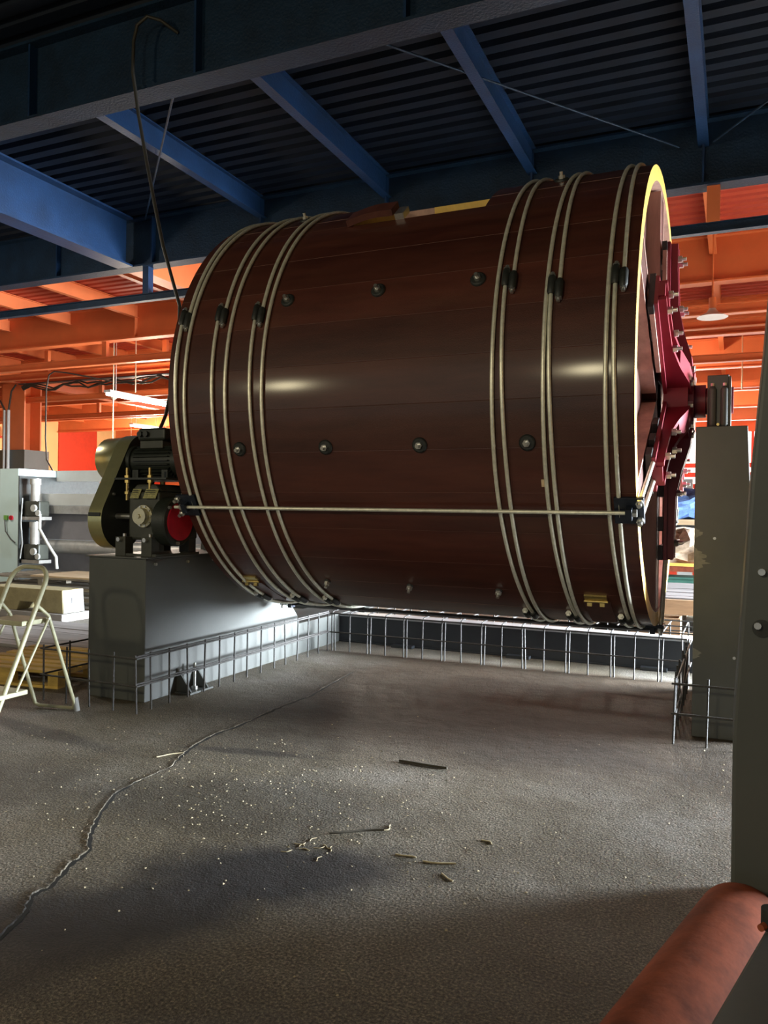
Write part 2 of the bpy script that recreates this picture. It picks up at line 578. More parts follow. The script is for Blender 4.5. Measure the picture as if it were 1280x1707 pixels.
for z in (2.1, 2.75, 3.3, 3.75):
    MB().box(-12, 7, 41.0, 41.1, z, z + .22).build('window_rail', 'redpipe', wf)
wl = struct(MB().box(XW0 - .25, XW0, -9, YW1, 0, ZD).build('wall_left', 'creamwall'))
for y0, y1 in ((26.2, 29.0), (36.5, 40.0)):
    MB().box(XW0, XW0 + .08, y0 + 6, y1 + 6 if y1 < 34 else y1, 0, ZD).build('wall_panel', 'redpipe', parent=wl)
# pipework along the left wall
pw = thing('wall_pipework', 'red and cream pipes fixed to the glowing far left wall', 'pipes', (XW0 + .3, 30, 2))
for y, z0, z1 in ((27.0, 2.0, 4.9), (29.2, 2.0, 4.3), (30.3, 2.0, 4.3), (31.4, 2.0, 3.4)):
    MB().cyl((XW0 + .3, y, z0), (XW0 + .3, y, z1), 0.07, 8).build('pipe', 'redpipe', pw)
for y0, y1, z in ((25.6, 31.4, 3.35), (27.0, 28.6, 4.9), (28.0, 30.3, 4.25), (27.8, 30.0, 3.8)):
    MB().cyl((XW0 + .3, y0, z), (XW0 + .3, y1, z), 0.055, 8).build('pipe', 'redpipe' if z > 4.5 else 'flangecap', pw)
MB().cyl((XW0 + .3, 28.6, 4.9), (XW0 + .3, 28.6, 5.4), 0.07, 8).build('pipe', 'redpipe', pw)

# ---- roof steel


def girder_x(y, mt, label, group, fw=0.125, x0=XW0, x1=XW1, stiff=()):
    t = thing('roof_girder', label, 'girder', (0, y, ZB), group)
    MB().box(x0, x1, y - fw, y + fw, ZB, ZB + 0.03).build('bottom_flange', mt, t)
    MB().box(x0, x1, y - fw, y + fw, ZD - 0.03, ZD).build('top_flange', mt, t)
    MB().box(x0, x1, y - 0.012, y + 0.012, ZB + 0.03, ZD - 0.03).build('web', mt, t)
    for x in stiff:
        MB().box(x - 0.012, x + 0.012, y - fw + .02, y - 0.012, ZB + 0.03, ZD - 0.03).build('stiffener', 'blue' if mt == 'bluegirder' else mt, t)
        MB().box(x - 0.012, x + 0.012, y + .012, y + fw - .02, ZB + 0.03, ZD - 0.03).build('stiffener', 'blue' if mt == 'bluegirder' else mt, t)
    return t


PX = [-6.77 + 2.115 * k for k in range(-13, 9)]
for i, y in enumerate(GY):
    st = [x for x in PX if -15 < x < 3] if i < 4 else ()
    if i == 0:
        lb, gp = 'dusty blue steel girder above and behind the viewpoint', None
    elif i == 1:
        lb, gp = 'dusty dark blue steel roof girder crossing the upper left corner, nearest in view', None
    elif i == 2:
        lb, gp = 'dark blue steel roof girder just above and behind the drum', None
    elif i == 3:
        lb, gp = 'first orange red roof girder beyond the blue bays', None
    else:
        lb, gp = '%s orange red roof girder counting back from the drum' % {4: 'second', 5: 'third', 6: 'fourth', 7: 'fifth', 8: 'farthest'}[i], 'far orange girders'
    girder_x(y, 'bluegirder' if i < 3 else 'orange', lb, gp, stiff=st)

# long girders running away from the viewer
for x, lb in ((-9.41, 'bright blue roof girder running away at the left, under the deck'), (-21.8, 'orange roof girder running away over the far left column'), (3.3, 'roof girder running away to the right of the near post')):
    t = thing('long_girder', lb, 'girder', (x, 15, ZB))
    for y0, y1, mt in ((-9, BLUE_END, 'blue'), (BLUE_END, YW1, 'orange')):
        if x < -20:
            mt = 'orange' if y0 > 0 else 'bluegirder'
        ys = [y0] + [g for g in GY if y0 < g < y1] + [y1]
        for a, b in zip(ys[:-1], ys[1:]):
            a2, b2 = a + .13, b - .13
            MB().box(x - .16, x + .16, a2, b2, ZB + .001, ZB + .03).build('bottom_flange', mt, t)
            MB().box(x - .012, x + .012, a2, b2, ZB + .03, ZD - .03).build('web', mt, t)
            MB().box(x - .16, x + .16, a2, b2, ZD - .03, ZD - .001).build('top_flange', mt, t)

# purlins framed between the girders


def purlin_mesh(y0, y1, mt):
    mb = MB()
    mb.box(-.062, .062, y0, y1, 6.0, 6.012).box(-.062, .062, y0, y1, 6.295, 6.31).box(-.006, .006, y0, y1, 6.012, 6.295)
    return mb


names = {-9: 'blue purlin beside the bright left girder', -7: 'blue purlin above the hanging cable, leftmost of the open bay', -5: 'blue purlin second from the left over the drum',
         -3: 'blue purlin over the right half of the drum', 0: 'blue purlin at the upper right, running straight away', 2: 'blue purlin beyond the right frame edge'}
first = {}
for bi in range(1, len(GY)):
    y0 = GY[bi] + .02
    y1 = (GY[bi + 1] if bi + 1 < len(GY) else YW1) - .02
    mt = 'blue' if bi < 2 else 'orange'
    for x in PX:
        if bi < 2 and not -9.2 < x < 2.5:
            continue
        if min(abs(x + 9.0), abs(x + 9.41), abs(x + 21.8), abs(x - 3.3)) < .3:
            continue
        if bi not in first:
            mb = purlin_mesh(y0, y1, mt)
            mb.v = [(a + x, b, c) for a, b, c in mb.v]
            o = mb.build('roof_purlin', mt)
            first[bi] = o
        else:
            o = first[bi].copy()
            C.objects.link(o)
            o.location.x = x
        if bi == 1:
            key = min(names, key=lambda k: abs(k - x))
            tag(o, names[key], 'beam', 'blue purlins')
        elif bi == 2:
            tag(o, 'orange purlin in the first orange bay behind the drum', 'beam', 'near orange purlins')
        else:
            tag(o, 'orange purlin in the %s orange roof bay counting back from the drum' % {3: 'second', 4: 'third', 5: 'fourth', 6: 'fifth', 7: 'sixth', 8: 'farthest'}[bi], 'beam', 'orange purlins of bay %d' % (bi - 1))

# thin crane rail slung under the second girder
t = thing('crane_rail', 'thin dark blue rail slung below the girder behind the drum', 'rail', (-5, GY[2], 4.94))
MB().box(XW0, XW1, GY[2] - .05, GY[2] + .05, 4.94, 4.952).box(XW0, XW1, GY[2] - .05, GY[2] + .05, 5.05, 5.062).box(XW0, XW1, GY[2] - .006, GY[2] + .006, 4.952, 5.05).build('rail', 'bluegirder', t)
MB().box(-9.1, -8.98, GY[2] - .06, GY[2] + .06, 5.06, ZB).build('hanger', 'blue', t)
MB().box(-.38, -.23, GY[2] - .06, GY[2] + .06, 5.06, ZB).build('hanger', 'orange', t)
# brown crane rails in the orange bays
for y, z in ((14.79, 4.95), (17.0, 5.2), (19.15, 4.9), (23.5, 4.95)):
    t = thing('crane_rail', 'dull orange rail slung under the roof at %s' % {14.79: 'the first orange girder', 17.0: 'mid bay beyond the first orange girder', 19.15: 'the column row', 23.5: 'the bay behind the column'}[y], 'rail', (-5, y, z))
    MB().box(XW0, XW1, y - .08, y + .08, z, z + .02).box(XW0, XW1, y - .01, y + .01, z + .02, z + .16).box(XW0, XW1, y - .08, y + .08, z + .16, z + .18).build('rail', 'orange', t)
    for k in range(7):
        x = -27 + k * 4.3
        MB().box(x - .07, x + .07, y - .05, y + .05, z + .18, ZB if y in GY else 6.0).build('hanger', 'orange', t)

# bracing rods and hanging cables of the roof
for a, b, lb in (((-3.80, 6.2, 6.05), (-.70, 10.3, 6.0), 'long thin brace rod crossing the blue deck above the drum'),
                 ((-5.08, 6.20, 5.56), (-9.0, 10.3, 6.26), 'short blue brace rod hanging from the near girder'),
                 ((.9, 8.6, 6.0), (-.31, 10.3, 6.0), 'brace rod at the upper right corner')):
    tag(MB().cyl(a, b, 0.012, 8).build('brace_rod', 'bluegirder'), lb, 'rod')
tag(MB().tube([(-4.92, 6.052, 6.02), (-5.02, 5.92, 6.09), (-5.12, 5.85, 6.11), (-5.22, 5.83, 6.04), (-5.26, 5.83, 5.9), (-5.265, 5.83, 5.61), (-5.19, 5.83, 5.19), (-5.085, 5.83, 4.73), (-4.98, 5.83, 4.30), (-4.88, 5.83, 3.917), (-4.77, 5.83, 3.60), (-4.68, 5.83, 3.344), (-4.62, 5.75, 2.9), (-4.55, 5.5, 2.3), (-4.44, 5.29, 2.145)], 0.016, 8).build('power_cable', 'cable'),
    'dark power cable hanging from the roof down to the drive motor', 'cable')

# ================================================================== the drum
AY, AZ, RR = 6.469, 2.3585, 1.7177
XL, XR = -3.911, -0.547
TH = 0.105


def cp(x, deg, r):
    a = R(deg)
    return (x, AY - r * math.cos(a), AZ + r * math.sin(a))


drum = thing('tanning_drum', 'huge dark red-brown wooden tanning drum bound with paired steel hoops', 'drum', ((XL + XR) / 2, AY, AZ - RR))


def stave(a0, a1, x0, x1, r):
    gap = 0.010
    a0 += gap
    a1 -= gap
    n = max(2, int((a1 - a0) / 1.7))
    e = 0.0007
    ang = [a0 + (a1 - a0) * k / n for k in range(n + 1)]
    mb = MB()
    outer = [(a0, r - e)] + [(a, r) for a in [a0 + .12] + ang[1:-1] + [a1 - .12]] + [(a1, r - e)]
    no = len(outer)
    strip = outer[1:-1]
    k = len(strip)
    mb.add([cp(x0, a, q) for a, q in strip] + [cp(x1, a, q) for a, q in strip], [(i, k + i, k + i + 1, i + 1) for i in range(k - 1)], True, 0)
    for p, q in ((outer[0], outer[1]), (outer[-2], outer[-1])):
        mb.add([cp(x0, *p), cp(x1, *p), cp(x1, *q), cp(x0, *q)], [(0, 1, 2, 3)], False, 0)
    inner = [(a, r - TH) for a in (a1, (a0 + a1) / 2, a0)]
    ring = [outer[-1]] + inner + [outer[0]]
    for p, q in zip(ring[:-1], ring[1:]):
        mb.add([cp(x0, *p), cp(x1, *p), cp(x1, *q), cp(x0, *q)], [(0, 1, 2, 3)], False, 2)
    full = outer + inner
    k = len(full)
    mb.add([cp(x0, *p) for p in full], [tuple(range(k))], False, 1)
    mb.add([cp(x1, *p) for p in full], [tuple(range(k - 1, -1, -1))], False, 1)
    return mb.build('stave', ['drum', 'rawyellow', 'rawpink'], drum)


HX0, HX1, HA0, HA1 = -2.66, -1.63, 48.0, 83.0     # loading hatch
for k in range(36):
    a0 = -5.5 + 10 * k
    a1 = a0 + 10
    r = RR + random.uniform(-.0007, .0007)
    if a1 <= HA0 or a0 >= HA1:
        stave(a0, a1, XL, XR, r)
    else:
        if a0 < HA0:
            stave(a0, HA0, XL, XR, r)
        if a1 > HA1:
            stave(HA1, a1, XL, XR, r)
        b0, b1 = max(a0, HA0), min(a1, HA1)
        stave(b0, b1, XL, HX0, r)
        stave(b0, b1, HX1, XR, r)
# the hatch: pale lining strips and the arched red-brown handle piece
mb = MB()
mb.hexa([cp(HX0 + .3, HA1 - .4, RR - .10), cp(HX1, HA1 - .4, RR - .10), cp(HX1, HA1, RR - .10), cp(HX0 + .3, HA1, RR - .10), cp(HX0 + .3, HA1 - .4, RR - .002), cp(HX1, HA1 - .4, RR - .002), cp(HX1, HA1, RR - .002), cp(HX0 + .3, HA1, RR - .002)])
mb.build('hatch_lining', 'rawyellow', drum)
mb = MB()
vs, fs = [], []
for k in range(9):
    u = k / 8
    x = -2.70 + u * 0.38
    lift = 0.075 * math.sin(PI * min(1, u * 1.15) * .62)
    base = [cp(x, 47.4, RR + lift * .55), cp(x, 52.5, RR + lift * .55), cp(x, 52.5, RR + .05 + lift * .5), cp(x, 47.4, RR + .05 + lift * .5)]
    vs += base
    if k:
        o = 4 * (k - 1)
        fs += [(o, o + 1, o + 5, o + 4), (o + 1, o + 2, o + 6, o + 5), (o + 2, o + 3, o + 7, o + 6), (o + 3, o, o + 4, o + 7)]
mb.add(vs, fs + [(3, 2, 1, 0), (32, 33, 34, 35)])
mb.build('hatch_handle', 'brownwood', drum)['label'] = 'arched red-brown handle on the hatch edge'
MB().hexa([cp(-2.31, 47.6, RR), cp(-2.24, 47.6, RR), cp(-2.24, 52, RR), cp(-2.31, 52, RR), cp(-2.31, 47.6, RR + .045), cp(-2.24, 47.6, RR + .045), cp(-2.24, 52, RR + .045), cp(-2.31, 52, RR + .045)]).build('hatch_stop', 'steel', drum)

# hoops: every hoop is one bent pipe whose overlapping ends meet in a pair of black sleeves
HR = 0.0138
hoops = [(-3.817, 18.8), (-3.751, -69), (-3.489, 18.9), (-3.389, -69), (-3.162, 18.1), (-3.077, -69), (-1.396, -69), (-1.32, 20.3), (-1.077, -69), (-1.025, 17.3), (-0.71, -69), (-0.647, 18.2)]
for x, ca in hoops:
    left_set = x < -2
    dx = 0.024
    n = 150
    pts = []
    for k in range(n + 1):
        u = k / n
        a = ca - 2.6 + u * 365.2
        # the run just above the sleeves sits one pipe to the right of the run just below
        ease = 0.5 * (1 + math.cos(PI * min(1, u * 7))) - 0.5 * (1 + math.cos(PI * min(1, (1 - u) * 7)))
        pts.append(cp(x + dx * ease, a, RR + HR + 0.001))
    hp = MB().tube(pts, HR, 8).build('hoop', 'hoop', drum)
    for s in (1, -1):
        sx = x + s * dx
        MB().tube([cp(sx, ca - 2.0 - s * .45, RR + .019), cp(sx, ca - 1.5 - s * .45, RR + .021), cp(sx, ca + 1.5 - s * .45, RR + .021), cp(sx, ca + 2.0 - s * .45, RR + .019)], [.020, .0255, .0255, .020], 12).build('sleeve', 'black', parent=hp)
        e0, e1, e2 = (ca - s * 2.4, ca - s * 2.85, ca - s * 3.4)
        MB().hexnut(cp(sx, e0, RR + .019), cp(sx, e1, RR + .019), 0.022).cyl(cp(sx, e1, RR + .019), cp(sx, e2, RR + .019), 0.0125, 8).build('nut', 'steel', parent=hp)
    MB().hexa([cp(x - dx, ca - 1.1, RR), cp(x + dx, ca - 1.1, RR), cp(x + dx, ca + 1.1, RR), cp(x - dx, ca + 1.1, RR), cp(x - dx, ca - 1.1, RR + .03), cp(x + dx, ca - 1.1, RR + .03), cp(x + dx, ca + 1.1, RR + .03), cp(x - dx, ca + 1.1, RR + .03)]).build('saddle', 'black', parent=hp)

# through bolts with black washers
for a, xs, big in ((21.5, (-2.949, -2.238, -1.534), 1), (-14.5, (-3.298, -2.592, -1.895, -1.183), 1), (-56, (-2.938, -2.236, -1.548), 0), (61, (-3.253, -1.166), 1), (97, (-2.949, -1.3), 1), (135, (-3.298, -2.592, -1.895, -1.183), 1)):
    for x in xs:
        wsh = MB()
        rw = 0.052 if big else 0.026
        wsh.tube([cp(x, a, RR - .002), cp(x, a, RR + .010), cp(x, a, RR + .016)], [rw, rw, rw * .8], 18).build('washer', 'black', drum)
        nb = MB().hexnut(cp(x, a, RR + .014), cp(x, a, RR + .036), 0.024).cyl(cp(x, a, RR + .036), cp(x, a, RR + .062), 0.013, 8)
        nb.build('bolt', 'steel', drum)

# brass hinges with dark drain flaps near the bottom
for x in (-3.68, -0.871):
    fp = MB()
    fp.hexa([cp(x - .09, -73, RR), cp(x + .09, -73, RR), cp(x + .09, -58.5, RR), cp(x - .09, -58.5, RR), cp(x - .09, -73, RR + .016), cp(x + .09, -73, RR + .016), cp(x + .09, -58.5, RR + .016), cp(x - .09, -58.5, RR + .016)])
    fo = fp.build('drain_flap', 'brownwood', drum)
    MB().hexa([cp(x - .075, -57.4, RR), cp(x + .075, -57.4, RR), cp(x + .075, -55.6, RR), cp(x - .075, -55.6, RR), cp(x - .075, -57.4, RR + .014), cp(x + .075, -57.4, RR + .014), cp(x + .075, -55.6, RR + .014), cp(x - .075, -55.6, RR + .014)]).build('hinge', 'brass', parent=fo)
    for q in (-.045, .04):
        MB().box(x + q - .016, x + q + .016, *sorted((cp(0, -58.6, RR + .024)[1] - .012, cp(0, -58.6, RR + .024)[1] + .012)), cp(0, -58.6, RR + .02)[2] - .02, cp(0, -58.6, RR + .02)[2] + .022).build('knuckle', 'brass', parent=fo)
    MB().cyl(cp(x - .08, -57.8, RR + .018), cp(x + .08, -57.8, RR + .018), 0.009, 8).build('hinge_pin', 'brass', parent=fo)
MB().hexa([cp(-1.11, -24, RR), cp(-1.085, -24, RR), cp(-1.085, -22.4, RR), cp(-1.11, -22.4, RR), cp(-1.11, -24, RR + .008), cp(-1.085, -24, RR + .008), cp(-1.085, -22.4, RR + .008), cp(-1.11, -22.4, RR + .008)]).build('paper_tag', 'palewood', drum)

# end walls of vertical boards, set back from the rims
RI = RR - TH - .004
for xa, xb in ((XR - .17, XR - .11), (XL + .11, XL + .17)):
    nb = 12
    for k in range(nb):
        y0 = -RI + 2 * RI * k / nb + .002
        y1 = -RI + 2 * RI * (k + 1) / nb - .002
        prof = []
        steps = [y0 + (y1 - y0) * q / 3 for q in range(4)]
        top = [(AY + q, AZ + math.sqrt(max(1e-4, RI * RI - q * q))) for q in steps]
        bot = [(AY + q, AZ - math.sqrt(max(1e-4, RI * RI - q * q))) for q in reversed(steps)]
        MB().prism_x(list(reversed(top + bot)), xa, xb).build('end_board', 'brownwood', drum)

ARMS = [-30, 30, 90, 150, 210, 270]


def radial_box(mb, deg, r0, r1, h0, h1, x00, x01, x10=None, x11=None, mi=0):
    """box along the spoke: r from r0 to r1, tangential h0..h1, X range (x00,x01) at r0 and (x10,x11) at r1"""
    x10 = x00 if x10 is None else x10
    x11 = x01 if x11 is None else x11
    a = R(deg)
    rd = Vector((0, -math.cos(a), math.sin(a)))
    td = Vector((0, math.sin(a), math.cos(a)))
    c = Vector((0, AY, AZ))
    P = lambda r, h, x: c + rd * r + td * h + Vector((x, 0, 0))
    mb.hexa([P(r0, h0, x00), P(r0, h1, x00), P(r0, h1, x01), P(r0, h0, x01), P(r1, h0, x10), P(r1, h1, x10), P(r1, h1, x11), P(r1, h0, x11)], mi)
    return mb


# wooden spokes let into both end walls, pink strips painting in their daylit edges
for deg in ARMS:
    for xa, xb, xo in ((XR - .11, XR - .012, XR - .012), (XL + .012, XL + .11, XL + .004)):
        b = radial_box(MB(), deg, .16, RI - .01, -.11, .11, xa, xb).build('end_beam', 'brownwood', drum, bev=.004)
        for h in (-.135, .112):
            radial_box(MB(), deg, .30, RI - .01, h, h + .023, xa, xb + .004).build('lit_edge_strip', 'rawpink', parent=b)

# crimson six-armed cast spiders with bolts, hub and shaft


def spider(side):
    xb = XR + .012 if side > 0 else XL - .012
    sgn = side
    prof = [(.12, .235), (.34, .21), (.52, .155), (.72, .115), (1.0, .105), (1.2, .105)]
    hub = MB()
    hub.cyl((xb + sgn * .03, AY, AZ), (xb + sgn * .20, AY, AZ), .30, 32)
    hub.cyl((xb + sgn * .20, AY, AZ), (xb + sgn * .235, AY, AZ), .22, 32)
    hb = hub.build('spider_hub', 'crimson', drum)
    for k in range(10):
        a = 2 * PI * k / 10 + .2
        p = Vector((xb + sgn * .20, AY + .26 * math.cos(a), AZ + .26 * math.sin(a)))
        MB().hexnut(p, p + Vector((sgn * .035, 0, 0)), .026).build('hub_bolt', 'steel', parent=hb)
    for deg in ARMS:
        arm = MB()
        radial_box(arm, deg, .12, 1.21, -.125, .125, xb + sgn * .03, xb + sgn * .055)      # foot plate
        for (r0, d0), (r1, d1) in zip(prof[:-1], prof[1:]):
            for h in (-.085, .055):
                radial_box(arm, deg, r0, r1, h, h + .03, xb + sgn * .055, xb + sgn * d0, xb + sgn * .055, xb + sgn * d1)
            if r0 < .5:
                radial_box(arm, deg, r0, r1, -.055, .055, xb + sgn * (d0 - .03), xb + sgn * d0, xb + sgn * (d1 - .03), xb + sgn * d1)
        radial_box(arm, deg, 1.18, 1.21, -.055, .055, xb + sgn * .055, xb + sgn * .095)
        o = arm.build('spider_arm', 'crimson', drum)
        radial_box(MB(), deg, .55, 1.14, -.150, -.128, xb + sgn * .0, xb + sgn * .03).build('spacer_strip', 'rawpink', parent=o)
        for rr in (.62, .88, 1.1):
            radial_box(MB(), deg, rr, rr + .11, -.148, .148, xb - sgn * .008, xb + sgn * .03).build('spacer_block', 'black', parent=o)
        a = R(deg)
        rd = Vector((0, -math.cos(a), math.sin(a)))
        td = Vector((0, math.sin(a), math.cos(a)))
        for rr in (.70, 1.08):
            for h in (-.07, .07):
                d = .118 if rr < .9 else .105
                p = Vector((xb + sgn * d, AY, AZ)) + rd * rr + td * h
                MB().hexnut(p, p + Vector((sgn * .03, 0, 0)), .026).cyl(p + Vector((sgn * .03, 0, 0)), p + Vector((sgn * .06, 0, 0)), .014, 8).build('arm_bolt', 'steel', parent=o)


spider(1)
spider(-1)
MB().cyl((XR + .24, AY, AZ), (-.03, AY, AZ), .10, 28).cyl((XR + .24, AY, AZ), (-.222, AY, AZ), .125, 28).build('shaft', 'crimson', drum)
MB().cyl((XL - .24, AY, AZ), (-4.66, AY, AZ), .10, 28).build('shaft', 'crimson', drum)

# tie rods outside the staves, with blue-black brackets and radial stay rods at the rims
for deg in (-29, -92, -150):
    if deg == -29:
        MB().cyl(cp(XL - .06, deg, RR + .052), cp(XR + .0, deg, RR + .052), 0.013, 10).build('tie_rod', 'hoop', drum)
    else:
        MB().cyl(cp(XL - .06, deg, RR + .052), cp(XR + .0, deg, RR + .052), 0.013, 8).build('tie_rod', 'rebar', drum)
    for sg, xe in ((1, XR), (-1, XL)):
        b = MB()
        a0, a1 = deg - 2.9, deg + 2.9
        x0, x1 = sorted((xe - sg * .13, xe + sg * .045))
        b.hexa([cp(x0, a0, RR + .002), cp(x1, a0, RR + .002), cp(x1, a1, RR + .002), cp(x0, a1, RR + .002), cp(x0, a0, RR + .030), cp(x1, a0, RR + .030), cp(x1, a1, RR + .030), cp(x0, a1, RR + .030)])
        x0, x1 = sorted((xe - sg * .06, xe - sg * .02))
        b.hexa([cp(x0, deg - 1.2, RR + .03), cp(x1, deg - 1.2, RR + .03), cp(x1, deg + 1.2, RR + .03), cp(x0, deg + 1.2, RR + .03), cp(x0, deg - 1.2, RR + .085), cp(x1, deg - 1.2, RR + .085), cp(x1, deg + 1.2, RR + .085), cp(x0, deg + 1.2, RR + .085)])
        br = b.build('rod_bracket', 'darkblue', drum, bev=.004)
        # nuts of the stay rods and of the tie rod
        for q in (-2.0, 2.0):
            MB().hexnut(cp(xe + sg * .022, deg + q, RR + .03), cp(xe + sg * .022, deg + q, RR + .055), .024).cyl(cp(xe + sg * .022, deg + q, RR + .055), cp(xe + sg * .022, deg + q, RR + .085), .014, 8).build('stay_nut', 'steel', parent=br)
            MB().cyl(cp(xe + sg * .022, deg + q, RR + .01), cp(xe + sg * .05, deg * 1.0 + q * 1.6, 1.19), .014, 8).build('stay_rod', 'hoop', parent=br)
        MB().hexnut(cp(xe - sg * .02, deg, RR + .052), cp(xe + sg * .006, deg, RR + .052), .026).build('rod_nut', 'steel', parent=br)

# ================================================================== pedestals and base frame
lp = thing('drive_pedestal', 'tall grey steel pedestal carrying the drive motor, left of the drum', 'pedestal', (-4.39, 6.4, 0))
MB().prism_x([(4.76, 0.0), (7.07, 0.0), (7.07, .39), (6.97, .49), (6.78, 1.10), (4.76, 1.10)], -4.68, -4.11).build('body', 'pedestal', lp, bev=.006)
MB().prism_x([(6.10, 1.10), (6.78, 1.10), (6.72, 2.10), (6.22, 2.10)], -4.62, -4.16).build('bearing_tower', 'pedestal', lp, bev=.006)
MB().box(-4.6, -4.2, 6.27, 6.67, 2.10, 2.56).build('bearing_block', 'black', lp, bev=.03)
MB().box(-4.68, -4.11, 7.072, 8.28, 0.0, .315).build('base_extension', 'pedestal', lp, bev=.004)
MB().box(-4.70, -4.09, 4.74, 6.0, 1.10, 1.112).build('top_plate', 'pedestal', lp)
for y in (4.86, 5.25, 5.6):
    MB().hexnut((-4.108, y, 1.055), (-4.09, y, 1.055), .012).build('side_bolt', 'steel', lp)
for (yb,) in ((5.25,),):
    b = MB()
    b.box(-4.11, -3.955, yb - .13, yb + .17, .0, .014)
    for y in (yb - .10, yb + .12):
        b.prism_y([(-4.11, .014), (-3.965, .014), (-4.11, .20)], y - .007, y + .007)
    br = b.build('anchor_bracket', 'pedestal', lp)
    MB().cyl((-4.03, yb + .02, .014), (-4.03, yb + .02, .23), .011, 8).hexnut((-4.03, yb + .02, .014), (-4.03, yb + .02, .04), .024).build('anchor_bolt', 'steel', parent=br)

rp = thing('bearing_pedestal', 'tall narrow grey steel pedestal under the right shaft bearing, paint chipped', 'pedestal', (-.06, 6.4, 0))
mb = MB()
mb.hexa([(-.257, 5.72, 0), (.16, 5.72, 0), (.16, 7.25, 0), (-.257, 7.25, 0), (-.257, 5.72, 2.09), (.062, 5.72, 2.09), (.062, 7.0, 2.09), (-.257, 7.0, 2.09)])
mb.build('body', 'pedestal', rp, bev=.005)
for z, y, s in ((1.20, 5.7185, 1.0), (1.37, 5.7185, .5), (.56, 5.7185, .5)):
    n = 16
    vs = [(-.2565, y, z - .07 * s), ]
    for k in range(n + 1):
        zz = z - .075 * s + .15 * s * k / n
        ext = (.13 * s) * math.sin(PI * (k + .5) / (n + 1)) * random.uniform(.35, 1.0)
        vs.append((-.2565 + ext, y, zz))
    vs.append((-.2565, y, z + .075 * s))
    MB().add(vs, [tuple(range(len(vs)))]).build('chipped_patch', 'chip', rp)
bg = MB()
bg.box(-.205, -.06, 6.22, 6.72, 2.091, 2.515)
for x in (-.170, -.088):
    bg.tube([(x, 6.225, 2.13), (x, 6.215, 2.15), (x, 6.215, 2.41), (x, 6.23, 2.43)], [.022, .030, .030, .018], 12)
bb = bg.build('bearing_block', 'pedestal', rp, bev=.006)
MB().box(-.06, -.046, 6.20, 6.74, 2.091, 2.50).build('bearing_cover', 'pedestal', parent=bb)
for z in (2.125, 2.15):
    MB().cyl((-.13, 6.21, z), (-.13, 6.17, z), .010, 8).build('grease_nipple', 'brass', parent=bb)
for x in (-.170, -.088):
    MB().hexnut((x, 6.205, 2.432), (x, 6.205, 2.452), .014).build('cap_bolt', 'steel', parent=bb)
for x, z in ((-.13, 1.34), (.0, .55)):
    MB().cyl((x, 5.722, z), (x, 5.712, z), .010, 8).build('face_bolt', 'steel', rp)

bbm = thing('base_beam', 'dark steel base beam on the floor behind the drum', 'beam', (-2.2, 8.1, 0))
MB().box(-4.108, .15, 8.00, 8.02, .015, .29).build('web', 'beamdark', bbm)
MB().box(-4.108, .15, 7.985, 8.28, .29, .306).build('top_flange', 'flangelit', bbm)
MB().box(-4.108, .15, 7.99, 8.26, .0, .015).build('bottom_flange', 'beamdark', bbm)
for x in (-3.3, -2.02, -.7):
    MB().box(x - .12, x + .12, 7.90, 7.989, 0, .03).build('foot', 'beamdark', bbm)

# ---- rebar cages


def bars(root, segs, r=0.0075):
    """segs: list of point lists; every bar is a part"""
    for nm, p in segs:
        MB().tube(p, r, 6).build(nm, 'rebar', root)


lc = thing('rebar_cage', 'low rebar cage wrapped round the foot of the drive pedestal', 'rebar', (-4.4, 6, 0))
segs = []
ys = [4.483, 4.64, 4.845, 5.068, 5.274, 5.482, 5.695, 5.892, 6.114, 6.345, 6.547, 6.768, 6.978, 7.2, 7.40]
for y in ys:
    tl = random.uniform(-.012, .012)
    segs.append(('upright_bar', [(-3.94, y, 0), (-3.94 + tl * .5, y + tl, .425)]))
for x in (-4.16, -4.39, -4.62, -4.85):
    tl = random.uniform(-.01, .01)
    segs.append(('upright_bar', [(x, 4.483, 0), (x + tl, 4.483, .43)]))
for y in (4.75, 5.1, 5.5, 5.9, 6.3):
    segs.append(('upright_bar', [(-4.86, y, 0), (-4.86, y, .42)]))
for z in (.20, .40):
    segs.append(('long_bar', [(-3.928, 4.46, z), (-3.928, 7.42, z)]))
    segs.append(('long_bar', [(-3.945, 4.47, z + .012), (-3.945, 7.42, z + .012)]))
    segs.append(('long_bar', [(-3.93, 4.47, z), (-4.87, 4.47, z)]))
    segs.append(('long_bar', [(-4.872, 4.47, z), (-4.872, 7.38, z)]))
bars(lc, segs)

bc = thing('rebar_cage', 'long rebar cage standing over the base beam behind the drum', 'rebar', (-2.1, 7.9, 0))
segs = []
nx = 18
for k in range(nx):
    x = -3.90 + k * .205
    tl = random.uniform(-.015, .015)
    segs.append(('stirrup', [(x, 7.43, 0), (x + tl * .4, 7.43, .36), (x + tl * .5, 7.445, .405), (x + tl, 7.52, .415), (x + tl + random.uniform(-.02, .02), 8.55, .41), (x + tl, 8.62, .38), (x + tl, 8.62, 0)]))
    if k % 2 == 0:
        segs.append(('upright_bar', [(x + .028, 7.445, 0), (x + .028 + tl, 7.445, .40)]))
for z in (.20, .398):
    segs.append(('long_bar', [(-3.915, 7.432 - .018, z), (-.38, 7.414, z)]))
for y, z in ((7.55, .427), (8.05, .425), (8.5, .42), (8.635, .3)):
    segs.append(('long_bar', [(-3.95, y, z), (-.1, y, z)]))
bars(bc, segs)

